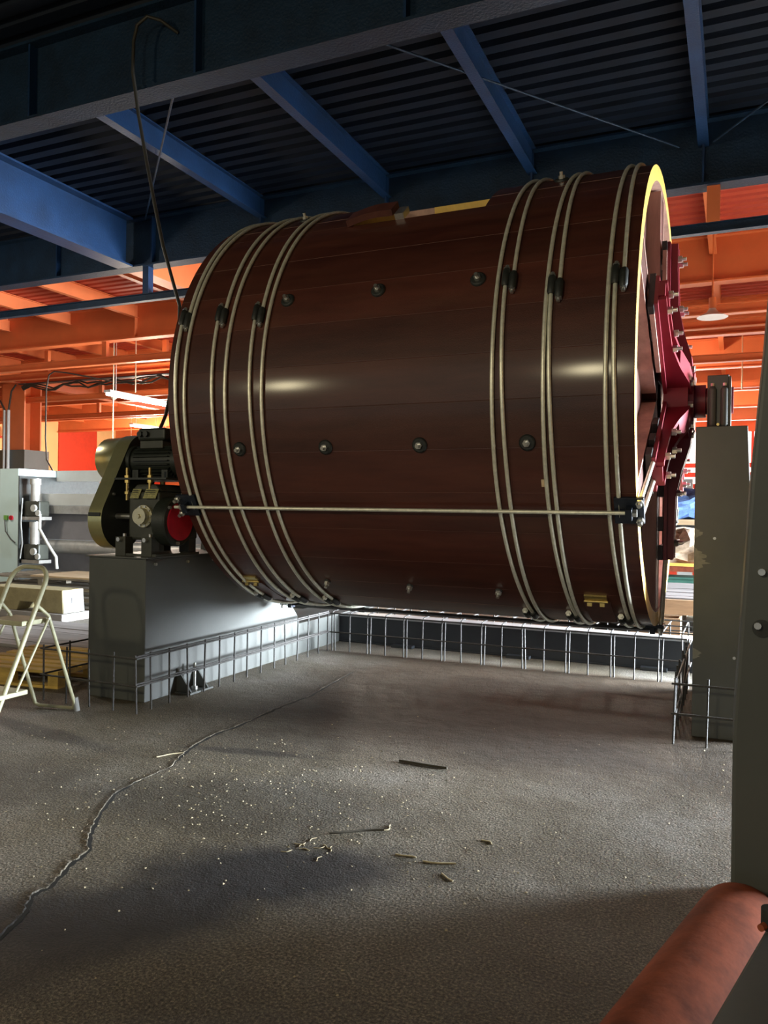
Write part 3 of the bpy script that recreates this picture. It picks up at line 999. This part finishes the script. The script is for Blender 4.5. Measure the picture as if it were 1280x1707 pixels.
rc = thing('rebar_cage', 'rebar cage standing round the foot of the right bearing pedestal', 'rebar', (-.2, 6.4, 0))
segs = []
for k, y in enumerate([5.475, 5.52, 5.70, 5.95, 6.2, 6.42, 6.62, 6.83, 7.04, 7.25]):
    tl = random.uniform(-.015, .015)
    segs.append(('upright_bar', [(-.358, y, 0), (-.358 + tl, y + tl, .43)]))
for x in (-.156, .045, .25):
    segs.append(('upright_bar', [(x, 5.475, 0), (x + .008, 5.475, .44)]))
for z in (.20, .395):
    segs.append(('long_bar', [(-.37, 5.462, z), (.35, 5.462, z)]))
    segs.append(('long_bar', [(-.345, 5.46, z), (-.345, 7.4, z)]))
segs.append(('brace_bar', [(-.33, 5.55, .17), (-.33, 5.9, .17), (-.33, 6.5, .42)]))
bars(rc, segs)

# ================================================================== drive on the left pedestal
gm = thing('gear_motor', 'dark gear motor with belt guard bolted on the left pedestal', 'motor', (-4.39, 5.2, 1.112))


def stadium(y0, z0, r0, y1, z1, r1, n=18):
    d = Vector((y1 - y0, z1 - z0))
    base = math.atan2(d.y, d.x)
    off = math.acos((r0 - r1) / d.length)
    pts = []
    for k in range(n + 1):
        a = base + off + (2 * PI - 2 * off) * k / n
        pts.append((y0 + r0 * math.cos(a), z0 + r0 * math.sin(a)))
    for k in range(n + 1):
        a = base - off + 2 * off * k / n
        pts.append((y1 + r1 * math.cos(a), z1 + r1 * math.sin(a)))
    return pts


prof = stadium(5.04, 1.39, .24, 5.28, 1.90, .205)
g = MB()
n = len(prof)
xa, xb = -4.74, -4.60
vs = [(xa, y, z) for y, z in prof] + [(xb, y, z) for y, z in prof]
g.add(vs, [(i, (i + 1) % n, n + (i + 1) % n, n + i) for i in range(n)], True, 0)
g.add(vs[:n], [tuple(range(n - 1, -1, -1))], False, 0)
g.add(vs[n:], [tuple(range(n))], False, 1)
go = g.build('belt_guard', ['guard', 'motor'], gm)
MB().tube([(-4.99, 5.28, 1.90), (-4.96, 5.28, 1.90), (-4.74, 5.28, 1.90)], [.15, .185, .195], 28).build('guard_dome', 'guard', parent=go)
for (y, z) in ((5.05, 1.16), (5.3, 2.09), (4.93, 1.6)):
    MB().cyl((-4.60, y, z), (-4.585, y, z), .012, 8).build('guard_bolt', 'steel', parent=go)
MB().box(-4.73, -4.61, 4.795, 4.80, 1.42, 1.45).build('guard_seam', 'motor', parent=go)
# input shaft
MB().cyl((-4.60, 4.98, 1.42), (-4.40, 4.98, 1.42), .024, 12).build('input_shaft', 'steel', gm)
# gearbox housing with feet
gb = MB()
gb.box(-4.44, -4.13, 4.93, 5.42, 1.235, 1.62)
gb.prism_y([(-4.44, 1.62), (-4.13, 1.62), (-4.19, 1.68), (-4.38, 1.68)], 4.95, 5.40)
gbo = gb.build('gearbox', 'gear', gm, bev=.02)
for x in (-4.45, -4.19):
    for y in (4.90, 5.36):
        MB().box(x - .05, x + .05, y - .045, y + .045, 1.112, 1.26).build('gearbox_foot', 'gear', parent=gbo)
        MB().cyl((x, y - .075, 1.24), (x, y - .045, 1.24), .018, 8).cyl((x, y, 1.262), (x, y, 1.285), .014, 8).build('foot_bolt', 'steel', parent=gbo)
MB().box(-4.50, -4.10, 4.86, 5.40, 1.112, 1.13).build('base_plate', 'gear', parent=gbo)
cap = MB().tube([(-4.27, 4.94, 1.425), (-4.27, 4.905, 1.425)], [.088, .088], 28)
cap.tube([(-4.27, 4.905, 1.425), (-4.27, 4.855, 1.425)], [.066, .064], 28)
cap.tube([(-4.27, 4.855, 1.425), (-4.27, 4.84, 1.425)], [.018, .016], 12)
co = cap.build('bearing_cap', 'flangecap', gm)
for k in range(10):
    a = 2 * PI * k / 10
    p = Vector((-4.27 + .077 * math.cos(a), 4.905, 1.425 + .077 * math.sin(a)))
    MB().cyl(p, p + Vector((0, -.012, 0)), .008, 6).build('cap_screw', 'steel', parent=co)
for x0, x1, nm in ((-4.40, -4.315, 'data_plate'), (-4.27, -4.145, 'data_plate')):
    rotm = Matrix.Rotation(R(-28), 3, 'X')
    MB().box(x0, x1, 4.918, 4.922, 1.56, 1.645, rot=rotm).build(nm, 'plate', gm)
    for k in range(4):
        MB().box(x0 + .01, x1 - .015, 4.9145, 4.9165, 1.578 + .016 * k, 1.583 + .016 * k, rot=None).build('plate_line', 'motor', gm)
# output coupling: dark ring with a red disc facing the drum
rg = MB()
prof = []
for (x0, x1, r0, r1) in ((-4.14, -4.035, .195, .195), (-4.035, -4.02, .195, .185)):
    rg.tube([(x0, 5.04, 1.385), (x1, 5.04, 1.385)], [r0, r1], 32)
ro = rg.build('coupling_housing', 'motor', gm)
MB().cyl((-4.02, 5.04, 1.385), (-4.008, 5.04, 1.385), .150, 32).build('coupling_disc', 'redlamp', parent=ro)
for a in (20, 140, 260):
    p = Vector((-4.02, 5.04 + .172 * math.cos(R(a)), 1.385 + .172 * math.sin(R(a))))
    MB().hexnut(p, p + Vector((.02, 0, 0)), .014).build('housing_bolt', 'steel', parent=ro)
# motor above, on a slotted plate held by four studs
mp_ = MB().box(-4.58, -4.06, 4.92, 5.45, 1.715, 1.73).build('motor_plate', 'motor', gm)
for x in (-4.475, -4.245):
    for y in (4.95, 5.38):
        MB().cyl((x, y, 1.55), (x, y, 1.81), .011, 8).hexnut((x, y, 1.73), (x, y, 1.75), .022).hexnut((x, y, 1.69), (x, y, 1.713), .022).hexnut((x, y, 1.60), (x, y, 1.62), .022).build('plate_stud', 'brass', parent=mp_)
mz, my = 1.875, 5.19
mo = MB().cyl((-4.56, my, mz), (-4.14, my, mz), .118, 28).cyl((-4.14, my, mz), (-4.02, my, mz), .132, 28).cyl((-4.595, my, mz), (-4.56, my, mz), .135, 28).build('motor_body', 'motor', gm)
for k in range(26):
    a = 2 * PI * k / 26
    c_, s_ = math.cos(a), math.sin(a)
    if s_ > .88:
        continue
    fin = MB()
    r0, r1, hw = .112, .142, .0035
    P = lambda x, r, h: (x, my + c_ * r - s_ * h, mz + s_ * r + c_ * h)
    fin.hexa([P(-4.52, r0, -hw), P(-4.16, r0, -hw), P(-4.16, r0, hw), P(-4.52, r0, hw), P(-4.52, r1, -hw), P(-4.16, r1, -hw), P(-4.16, r1, hw), P(-4.52, r1, hw)])
    fin.build('cooling_fin', 'motor', parent=mo)
MB().box(-4.47, -4.24, my - .10, my + .10, mz + .10, mz + .165).build('terminal_neck', 'gear', parent=mo, bev=.006)
tb = MB().box(-4.475, -4.20, my - .125, my + .115, mz + .165, mz + .265).build('terminal_box', 'motor', parent=mo, bev=.018)
MB().tube([(-4.44, my - .124, mz + .215), (-4.44, my - .150, mz + .215)], [.024, .024], 12).build('cable_gland', 'black', parent=mo)
MB().tube([(-4.38, my - .124, mz + .215), (-4.38, my - .150, mz + .215)], [.024, .024], 12).build('cable_gland', 'black', parent=mo)
for x in (-4.5, -4.2):
    MB().box(x - .03, x + .03, my - .12, my + .12, 1.73, 1.80).build('motor_foot', 'motor', parent=mo)

# ================================================================== foreground right
np_ = thing('near_pedestal', 'blurred grey green steel pedestal face at the right frame edge, nearest', 'pedestal', (.25, 3.0, 0))
n_prof = [(0.0, 0.0), (0.36, 0.0), (0.36, 3.0), (.145, 3.0), (.087, 2.133), (.046, 1.617), (-.001, .73)]
MB().prism_y(n_prof, 3.01, 3.5).build('body', 'pedestal', np_, bev=.012)
for x, z in ((.082, 1.305), (.072, 1.12), (.16, 1.0)):
    MB().cyl((x, 3.012, z), (x, 2.985, z), .012, 10).build('face_bolt', 'steel', np_)
MB().cyl((.085, 3.012, 1.11), (.085, 3.002, 1.11), .03, 16).build('bolt_hole_ring', 'black', np_)

a = Vector((.045, 2.90, .141))
b = Vector((-.30, 1.55, .141))
d = (b - a).normalized()
pts = [a, a + d * .004, a + d * .03, a + d * .05, b]
tag(MB().tube(pts, [.118, .128, .138, .140, .140], 40).build('rusty_pipe', 'rust'), 'thick rusty orange pipe lying on the floor at lower right', 'pipe')
ch = thing('steel_frame', 'grey green steel frame plate beside the rusty pipe, lower right corner', 'frame', (.35, 1.9, 0))
MB().hexa([(.089, 2.257, .42), (-.09, 1.55, .42), (.70, 1.55, .42), (.70, 2.257, .42), (.089, 2.257, .45), (-.09, 1.55, .45), (.70, 1.55, .45), (.70, 2.257, .45)]).build('frame_plate', 'pedestal', ch, bev=.008)
for y in (1.6, 2.2):
    MB().box(.62, .68, y - .03, y + .03, 0, .42).build('leg', 'pedestal', ch)
MB().cyl((.097, 2.235, .45), (.097, 2.235, .50), .026, 16).build('bolt_washer', 'black', ch)
MB().cyl((.082, 2.222, .462), (.070, 2.200, .462), .009, 12).build('bolt_end', 'rust', ch)

# ================================================================== step ladder
ld = thing('step_ladder', 'small pale enamelled two-step ladder with arched handle at the left edge', 'ladder', (-4.6, 4.0, 0))
fx0, fx1 = -4.80, -4.45
top = Vector((0, 4.16, 1.05))
foot = Vector((0, 3.68, 0.01))


def rail_pt(x, u):
    p = foot + (top - foot) * u
    return Vector((x, p.y, p.z))


arch = [rail_pt(fx1, .02), rail_pt(fx1, .5), rail_pt(fx1, .90)]
for k in range(1, 8):
    t_ = PI / 2 * k / 8
    arch.append(rail_pt(fx1 - .11 * (1 - math.cos(t_)), .90 + .105 * math.sin(t_)))
arch.append(rail_pt(fx1 - .11, 1.005))
arch.append(rail_pt(fx0 + .11, 1.005))
for k in range(1, 8):
    t_ = PI / 2 * k / 8
    arch.append(rail_pt(fx0 + .11 - .11 * math.sin(t_), .90 + .105 * math.cos(t_)))
arch += [rail_pt(fx0, .90), rail_pt(fx0, .5), rail_pt(fx0, .02)]
MB().tube(arch, .0165, 8).build('front_rail', 'ladder', ld)
rear = [(-4.455, 4.05, .80), (-4.43, 4.13, .72), (-4.395, 4.345, .06), (-4.41, 4.35, .022), (-4.44, 4.352, .018), (-4.70, 4.305, .018), (-4.735, 4.30, .03), (-4.74, 4.29, .07), (-4.775, 4.10, .72), (-4.795, 4.04, .80)]
MB().tube(rear, .013, 8).build('rear_frame', 'ladder', ld)
MB().tube([(-4.393, 4.352, .10), (-4.388, 4.362, .0)], [.018, .022], 10).build('foot_cap', 'rubber', ld)
for x in (fx0, fx1):
    MB().tube([(x, foot.y - .004, 0), (x, foot.y + .03, .055)], [.021, .020], 10).build('foot_cap', 'rubber', ld)
    xo = x + (.022 if x == fx1 else -.022)
    MB().tube([(xo, 4.13, .70), (xo, 3.86, .235)], .009, 6).build('stay', 'ladder', ld)
    MB().cyl((xo - .01, 4.13, .70), (xo + .01, 4.13, .70), .010, 8).build('rivet', 'steel', ld)
MB().box(fx0 + .012, fx1 - .012, 3.93, 4.17, .665, .70).build('step', 'ladder', ld, bev=.006)
MB().box(fx0 + .012, fx1 + .02, 3.72, 3.96, .20, .232).build('step', 'ladder', ld, bev=.006)

# ================================================================== left background
# near yellow pallet


def pallet(name, label, x0, y0, lx, ly, z, mt, group=None, rz=0.0):
    t = thing(name, label, 'pallet', (x0 + lx / 2, y0 + ly / 2, z), group)
    nb = 7
    for k in range(nb):
        yy = y0 + (ly - .1) * k / (nb - 1)
        MB().box(x0 + random.uniform(-.01, .01), x0 + lx, yy, yy + .10, z + .122, z + .144).build('deck_board', mt, t)
    for xx in (x0, x0 + lx / 2 - .05, x0 + lx - .10):
        MB().box(xx, xx + .10, y0, y0 + ly, z + .10, z + .1215).build('cross_board', mt, t)
        for yy in (y0, y0 + ly / 2 - .05, y0 + ly - .10):
            MB().box(xx + .002, xx + .098, yy + .001, yy + .099, z + .0225, z + .0995).build('block', mt, t)
    for yy in (y0, y0 + ly / 2 - .05, y0 + ly - .10):
        MB().box(x0, x0 + lx, yy, yy + .10, z, z + .022).build('bottom_board', mt, t)
    t.rotation_euler.z = rz
    return t


pallet('pallet', 'yellow wooden pallet on the floor behind the step ladder', -6.15, 4.72, 1.05, 1.0, 0, 'pallet', rz=R(8))
# weathered planks on the floor
t = thing('floor_planks', 'weathered grey boards lying on the floor beyond the yellow pallet', 'planks', (-7.2, 6.8, 0))
for k in range(7):
    MB().box(-8.6 + random.uniform(-.1, .1), -5.6 + random.uniform(-.1, .1), 6.0 + .21 * k, 6.20 + .21 * k, 0, .03 + random.uniform(0, .008)).build('board', 'greyplank', t)
# concrete beam with rebated notch on two bearers
t = thing('concrete_beam', 'ochre concrete beam with a white end face lying by the planks', 'beam', (-8.6, 7.9, 0))
x0, x1, y0, y1 = -9.3, -7.92, 7.62, 7.98
MB().prism_y([(x0, .10), (-8.75, .10), (-8.70, .22), (-8.45, .22), (-8.40, .10), (x1, .10), (x1 - .02, .40), (x0, .40)], y0, y1).build('beam_body', 'concrete', t, bev=.01)
MB().hexa([(x1, y0 + .005, .105), (x1 + .006, y0 + .005, .105), (x1 + .006, y1 - .005, .105), (x1, y1 - .005, .105), (x1 - .019, y0 + .015, .395), (x1 - .013, y0 + .015, .395), (x1 - .013, y1 - .015, .395), (x1 - .019, y1 - .015, .395)]).build('end_face', 'endwhite', t)
MB().box(x1 - .001, x1 + .004, 7.76, 7.86, .22, .30).build('end_mark', 'belt', t)
MB().box(x0, x1 + .05, 7.55, 8.05, 0, .098).build('bearer', 'greyplank', t)
for z, i in ((0, 0), (.146, 1), (.292, 2)):
    pallet('pallet', ['dark old pallet at the bottom of the stack behind the concrete beam', 'dark old pallet in the middle of the stack behind the concrete beam', 'dark old pallet on top of the stack, carrying a pale board'][i],
           -10.6 + .05 * i, 8.55, 2.3, 1.0, z, 'oldwood', 'stacked dark pallets')
tag(MB().box(-9.6, -8.35, 8.6, 9.5, .438, .462).build('pale_board', 'palewood'), 'pale board lying on the dark pallet stack', 'board')

# felt belt machine
mc = thing('belt_press', 'long machine with pale blue end cabinet, grey felt belts and rollers', 'machine', (-9.5, 10, 0))
MY = 9.95
MB().box(-11.58, -11.13, MY - .25, MY + 1.6, .0, 2.12).build('end_cabinet', 'cabinet', mc, bev=.01)
MB().box(-11.13, -11.11, MY - .25, MY + 1.6, .0, 2.0).build('side_plate', 'black', mc)
MB().box(-11.11, -4.9, MY + .55, MY + .75, 1.93, 2.12).build('top_beam', 'white', mc)
MB().box(-11.11, -4.9, MY + .05, MY + .30, 1.50, 1.70).build('top_rail', 'white', mc, bev=.01)
MB().box(-11.11, -4.9, MY + .06, MY + .28, 1.36, 1.497).build('lower_rail', 'roller', mc)
MB().prism_x([(MY + .25, 1.36), (MY + .10, .92), (MY + .14, .92), (MY + .30, 1.36)], -11.08, -4.9).build('upper_belt', 'belt', mc)
MB().cyl((-11.08, MY + .12, .80), (-4.9, MY + .12, .80), .115, 20).build('belt_roller', 'roller', mc)
MB().prism_x([(MY + .10, .70), (MY + .40, .20), (MY + .45, .20), (MY + .14, .70)], -11.08, -4.9).build('lower_belt', 'belt', mc)
MB().box(-11.08, -4.9, MY + .38, MY + .60, 0, .20).build('base_rail', 'black', mc)
for z in (1.45, .72):
    px_ = -10.93
    g_ = MB().box(px_ - .10, px_ + .25, MY - .22, MY + .0, z - .14, z + .12).build('drive_gearbox', 'gear', mc, bev=.02)
    MB().cyl((px_ + .05, MY - .12, z + .12), (px_ + .05, MY - .12, z + .40), .075, 14).cyl((px_ + .05, MY - .12, z + .40), (px_ + .05, MY - .12, z + .50), .09, 14).build('drive_motor', 'roller', mc)
    MB().cyl((px_ + .16, MY - .23, z), (px_ + .16, MY - .27, z), .06, 12).cyl((px_ + .24, MY - .22, z - .08), (px_ + .24, MY - .25, z - .08), .05, 12).build('drive_flange', 'white', mc)
    MB().box(px_ - .12, px_ + .28, MY - .24, MY + .02, z - .20, z - .145).build('motor_bracket', 'roller', mc)
MB().tube([(-10.68, MY - .2, 1.35), (-10.63, MY - .25, 1.1), (-10.38, MY - .3, .85), (-10.20, MY - .3, .65), (-10.18, MY - .3, .46)], .025, 8).build('hose', 'cablegrey', mc)
MB().tube([(-11.01, MY - .27, 1.62), (-11.02, MY - .29, 1.2), (-10.98, MY - .29, .85), (-11.04, MY - .28, .6)], .012, 6).build('cable', 'rubber', mc)
MB().tube([(-11.40, MY - .29, 1.25), (-11.38, MY - .29, 1.05), (-11.26, MY - .29, .92), (-11.15, MY - .29, .86)], .010, 6).build('cable', 'cable', mc)
MB().box(-11.44, -11.36, MY - .28, MY - .25, 1.24, 1.32).build('start_button', 'greenbtn', mc)
MB().cyl((-11.28, MY - .28, 1.28), (-11.28, MY - .25, 1.28), .04, 12).build('stop_button', 'redlamp', mc)

# the column with conduits
cl = thing('steel_column', 'orange steel column on a grey concrete foot with white conduits, far left', 'column', (-21.8, 19.1, 0))
MB().box(-22.3, -21.3, 18.75, 18.80, 3.3, ZB).box(-22.3, -21.3, 19.4, 19.45, 3.3, ZB).box(-21.84, -21.76, 18.80, 19.4, 3.3, ZB).build('shaft', 'orange', cl)
MB().box(-22.45, -21.1, 18.6, 19.6, 0, 3.3).build('concrete_foot', 'pedestal', cl)
for x in (-21.95, -21.78):
    MB().cyl((x, 18.55, 0.0), (x, 18.55, 4.6), .05, 8).build('conduit', 'white', cl)
MB().tube([(-21.95, 18.55, 4.6), (-22.1, 18.5, 4.9), (-22.9, 18.5, 5.15), (-23.6, 18.5, 5.2)], .03, 6).build('conduit_cable', 'cable', cl)
MB().tube([(-21.78, 18.55, 4.6), (-21.6, 18.5, 5.2), (-21.4, 18.5, 5.4)], .03, 6).build('conduit_cable', 'cable', cl)

# hanging cable loop, bulbs and fluorescent lamps
tag(MB().tube([(-16.0, 17.2, 5.0), (-17.3, 16.7, 5.25), (-17.7, 16.6, 5.3), (-17.85, 16.55, 5.2), (-17.9, 16.5, 4.8), (-17.9, 16.5, 3.4), (-17.85, 16.5, 2.8), (-17.4, 16.5, 2.2), (-17.2, 16.5, 2.0)], .022, 6).build('hanging_cable', 'cable'),
    'thin black cable hanging from a bent pipe above the belt machine', 'cable')


for x, y, z0, lb in ((-14.97, 16.0, 3.25, 'thin pale hanger rod above the belt guard'), (-14.23, 16.0, 4.45, 'thin pale hanger rod beside the fluorescent tube, near the drum'), (.08, 20.0, 4.4, 'thin pale hanger rod at the right beyond the dish lamp')):
    tag(MB().cyl((x, y, z0), (x, y, 6.31), .016, 6).build('hanger_rod', 'flangecap'), lb, 'rod')
pts = [(-21.2 + .35 * k, 18.55, 5.32 + .05 * math.sin(k * 1.3) + .03 * math.sin(k * 2.9)) for k in range(22)]
cbn = thing('cable_bundle', 'sagging bundle of dark cables running right from the orange column', 'cables', (-17.5, 18.55, 5.3))
for q in range(3):
    MB().tube([(x, y + .03 * q, z + .05 * math.sin(k * (1 + .3 * q)) - .04 * q) for k, (x, y, z) in enumerate(pts)], .028, 6).build('cable', 'cable', cbn)
MB().box(-21.3, -13.5, 18.5, 18.7, 5.40, 5.43).build('cable_tray', 'beamdark', cbn)


def pendant(loc, label, drop=.5):
    t = thing('pendant_bulb', label, 'lamp', loc)
    x, y, z = loc
    MB().tube([(x, y, z + .30), (x, y, z + .18), (x, y, z + .10)], [.03, .07, .09], 12).build('socket', 'motor', t)
    MB().tube([(x, y, z + .10), (x, y, z + .04), (x, y, z - .04), (x, y, z - .10)], [.06, .10, .09, .02], 12).build('bulb', 'bulb', t)
    MB().cyl((x, y, z + .30), (x, y, z + drop), .012, 6).build('cord', 'cable', t)


pendant((-16.9, 18.1, 4.75), 'pendant bulb in a dark socket hanging under the orange roof', 1.55)
t = thing('pendant_lamp', 'grey bell-shaped pendant lamp hanging just above the motor', 'lamp', (-11.9, 16.2, 3.35))
MB().tube([(-11.9, 16.2, 3.75), (-11.9, 16.2, 3.66), (-11.9, 16.2, 3.5), (-11.9, 16.2, 3.35)], [.05, .12, .20, .24], 16).build('shade', 'lampshade', t)
MB().cyl((-11.9, 16.2, 3.75), (-11.9, 16.2, 6.3), .012, 6).build('cord', 'cable', t)
t = thing('dish_lamp', 'wide shallow enamel dish lamp hanging at right beyond the drum', 'lamp', (-.39, 13.6, 4.62))
MB().tube([(-.39, 13.6, 4.78), (-.39, 13.6, 4.72), (-.39, 13.6, 4.66), (-.39, 13.6, 4.64)], [.05, .09, .20, .235], 24).build('shade', 'lampshade', t)
MB().cyl((-.39, 13.6, 4.78), (-.39, 13.6, 4.95), .055, 12).build('socket', 'orange', t)
MB().cyl((-.39, 13.6, 4.95), (-.39, 13.6, 6.32), .015, 6).build('cord', 'orange', t)


def tube_lamp(x, y0, y1, z, label, power):
    t = thing('fluorescent_lamp', label, 'lamp', (x, (y0 + y1) / 2, z), 'hall lamps')
    MB().box(x - .10, x + .10, y0, y1, z + .06, z + .12).build('housing', 'white', t)
    MB().cyl((x, y0, z + .02), (x, y1, z + .02), .04, 10).build('tube', 'tube', t)
    for y in (y0 + .3, y1 - .3):
        MB().cyl((x, y, z + .12), (x, y, 6.31), .01, 6).build('hanger', 'steel', t)
    lamp('tube_light', (x, (y0 + y1) / 2, z - .12), power, (1.0, .88, .72), .3)


tube_lamp(-13.95, 14.7, 17.6, 4.2, 'glowing fluorescent tube lamp over the belt machine, left of the drum', 520)
for x, y, pw_ in ((-11.6, 6.9, 330), (-22, 25.7, 1300), (-12, 25.7, 1000), (-27, 31, 2200), (-16, 33.5, 1400), (-2.5, 21.3, 700), (-2.0, 30, 900), (5.0, 25.7, 700)):  # added tubes: far ones light the orange roof, the first the belt machine
    tube_lamp(x, y - 1.2, y + 1.2, 4.7 if y > 10 else 4.3, 'glowing fluorescent tube lamp added deep in the far orange hall to light its roof' if y > 10 else 'unseen tube lamp added left of the bright blue girder to light the belt machine', pw_)

# ================================================================== right background, seen past the drum
t = thing('plank_stack', 'stack of wide pale grey planks on bearers behind the right bearing pedestal', 'planks', (-.8, 11.2, 0))
for k in range(9):
    MB().box(-1.9, .5, 10.25 + .26 * k, 10.49 + .26 * k, .40, .47 + random.uniform(0, .012)).build('plank', 'stackplank', t)
MB().box(-1.9, .5, 10.15, 10.24, .28, .46).build('edge_plank', 'dullpine', t)
for x in (-1.7, -.7, .3):
    MB().box(x - .06, x + .06, 10.2, 12.6, 0, .398).build('bearer', 'oldwood', t)
t = thing('pine_box', 'small pine box with a knot by the drum rim bracket', 'box', (-.85, 9.4, 0))
MB().box(-1.05, -.55, 9.3, 9.32, .16, .34).box(-1.05, -.55, 9.58, 9.6, .16, .34).box(-1.05, -1.03, 9.32, 9.58, .16, .34).box(-.57, -.55, 9.32, 9.58, .16, .34).box(-1.05, -.55, 9.3, 9.6, .14, .16).build('box_body', 'dullpine', t)
MB().box(-1.10, .2, 9.2, 9.7, 0, .138).build('bearer', 'dullpine', t)
wb = thing('workbench', 'dark workbench with clutter far behind the drum rim', 'bench', (-1.0, 16, 0))
MB().box(-2.2, .6, 15.4, 16.4, 1.30, 1.40).build('bench_top', 'palewood', wb)
MB().box(-2.1, .5, 15.5, 16.3, .75, 1.298).build('cupboard', 'beamdark', wb)
for x in (-2.1, .4):
    for y in (15.5, 16.2):
        MB().box(x, x + .1, y, y + .1, 0, .749).build('leg', 'oldwood', wb)


def lump(name, label, cat, c, s, mt, seed, amp=.28):
    random.seed(seed)
    vs, fs = [], []
    nu, nv = 14, 9
    ph = [random.uniform(0, 6.28) for _ in range(6)]
    for i in range(nv + 1):
        la = -PI / 2 + PI * i / nv
        for j in range(nu):
            lo = 2 * PI * j / nu
            q = 1 + amp * (math.sin(3 * lo + ph[0] + 2 * la) * .5 + math.sin(5 * lo + ph[1] - 3 * la) * .35 + math.sin(7 * la + ph[2]) * .3) * math.cos(la)
            vs.append((c[0] + s[0] * q * math.cos(la) * math.cos(lo), c[1] + s[1] * q * math.cos(la) * math.sin(lo), max(c[2] - s[2] * .8, c[2] + s[2] * math.sin(la) * (1 + amp * .5 * math.sin(4 * lo + ph[3])))))
    for i in range(nv):
        for j in range(nu):
            j2 = (j + 1) % nu
            fs.append((i * nu + j, i * nu + j2, (i + 1) * nu + j2, (i + 1) * nu + j))
    return tag(MB().add(vs, fs, False).build(name, mt), label, cat)


lump('blue_cloth', 'crumpled blue cloth heaped on the bench behind the drum rim', 'cloth', (-.9, 15.9, 1.64), (.62, .4, .30), 'bluecloth', 3, .4)
lump('burlap_sacks', 'heap of beige crumpled sacking on the lower table behind the rim', 'sacking', (-.75, 13.2, .94), (.5, .35, .30), 'sack', 5, .4)
t = thing('low_table', 'low table carrying the heap of beige sacking', 'table', (-.7, 13.2, 0))
MB().box(-1.5, .2, 12.8, 13.6, .62, .70).build('table_top', 'rust', t)
for x in (-1.45, .05):
    for y in (12.85, 13.45):
        MB().box(x, x + .1, y, y + .1, 0, .619).build('leg', 'oldwood', t)
tag(MB().box(-1.35, -.55, 12.79, 12.84, .705, .75).build('yellow_bar', 'rawyellow'), 'short yellow bar on the low table edge', 'bar')
t = thing('green_crate', 'dark green crate under the low table', 'crate', (-.9, 13.2, 0))
MB().box(-1.3, -.55, 12.9, 13.4, 0, .5).build('crate_body', 'tealbox', t, bev=.01)
MB().box(-1.32, -.53, 12.88, 13.42, .5, .53).build('crate_rim', 'tealbox', t)
t = thing('leaning_board', 'red and white striped board leaning behind the bench', 'board', (-1.2, 17.0, 0))
for k in range(5):
    MB().box(-1.9 + .28 * k, -1.64 + .28 * k, 16.9, 16.95, 0, 2.5 - .1 * k).build('board_strip', 'redpipe' if k % 2 == 0 else 'white', t)
lump('dark_machine', 'small dark covered machine on the bench beside the blue cloth', 'machine', (.25, 15.9, 1.77), (.2, .2, .45), 'belt', 9, .15)

# ================================================================== litter on the floor
random.seed(21)


def stick(a, b, r, mt, label, bend=.02, nm='stick'):
    a, b = Vector((*a, r)), Vector((*b, r))
    n_ = 7
    side = Vector((-(b - a).y, (b - a).x, 0)).normalized()
    ph = random.uniform(0, 6)
    pts = [a + (b - a) * k / n_ + side * bend * math.sin(ph + 5 * k / n_) for k in range(n_ + 1)]
    return tag(MB().tube(pts, r, 6).build(nm, mt), label, 'stick')


stick((-1.815, 4.335), (-1.514, 4.339), .007, 'darkstick', 'dark straight stick lying alone in the middle of the floor', .004)
stick((-1.70, 3.235), (-1.483, 3.373), .005, 'darkstick', 'thin dark twig beside the litter of straw', .008)
stick((-1.334, 3.166), (-1.241, 3.166), .0032, 'straw', 'short pale straw left of the longest straw', .006)
stick((-1.2, 3.147), (-1.064, 3.181), .0038, 'straw', 'longest pale straw right of the floor centre', .006)
stick((-1.093, 3.075), (-1.026, 3.032), .0028, 'straw', 'small pale straw nearest below the longest straw', .003)
stick((-1.036, 3.478), (-.984, 3.446), .003, 'straw', 'pale bent straw farther right toward the pedestal', .010)
stick((-3.156, 3.767), (-3.06, 3.90), .0032, 'straw', 'pale straw lying beside the floor crack', .008)
stick((-1.483, 3.373), (-1.47, 3.44), .003, 'straw', 'pale curl at the end of the dark twig', .012)
random.seed(5)
for k in range(9):
    a0 = random.uniform(0, 6.28)
    x, y = -1.69 + random.uniform(-.09, .09), 3.06 + random.uniform(-.06, .06)
    o = stick((x, y), (x + .05 * math.cos(a0), y + .05 * math.sin(a0)), .0018, 'straw', 'thin pale shaving in the small tangle left of the twig', .006, 'wood_shaving')
    o['group'] = 'tangle of shavings'
# scattered chips nobody could count
mb = MB()
random.seed(11)
for k in range(750):
    if random.random() < .6:
        x, y = random.gauss(-2.3, .75), random.gauss(3.55, .5)
    else:
        x, y = random.uniform(-5.5, .0), random.uniform(1.3, 5.5)
    if (x < -4.0 and y > 4.4) or (x > -.5 and y < 3.2):
        continue
    s = random.uniform(.003, .009)
    an = random.uniform(0, PI)
    c_, s_ = math.cos(an) * s, math.sin(an) * s
    h = random.uniform(.002, .006)
    mb.add([(x - c_, y - s_, .0005), (x + s_ * .5, y - c_ * .5, .0005), (x + c_, y + s_, .0005), (x - s_ * .5, y + c_ * .5, h)], [(0, 1, 3), (1, 2, 3), (2, 0, 3), (0, 2, 1)])
tag(mb.build('wood_chips', 'straw'), 'pale wood chips scattered thinly over the floor', 'chips', kind='stuff')

for o in scn.objects:
    if '_w' in o:
        del o['_w']
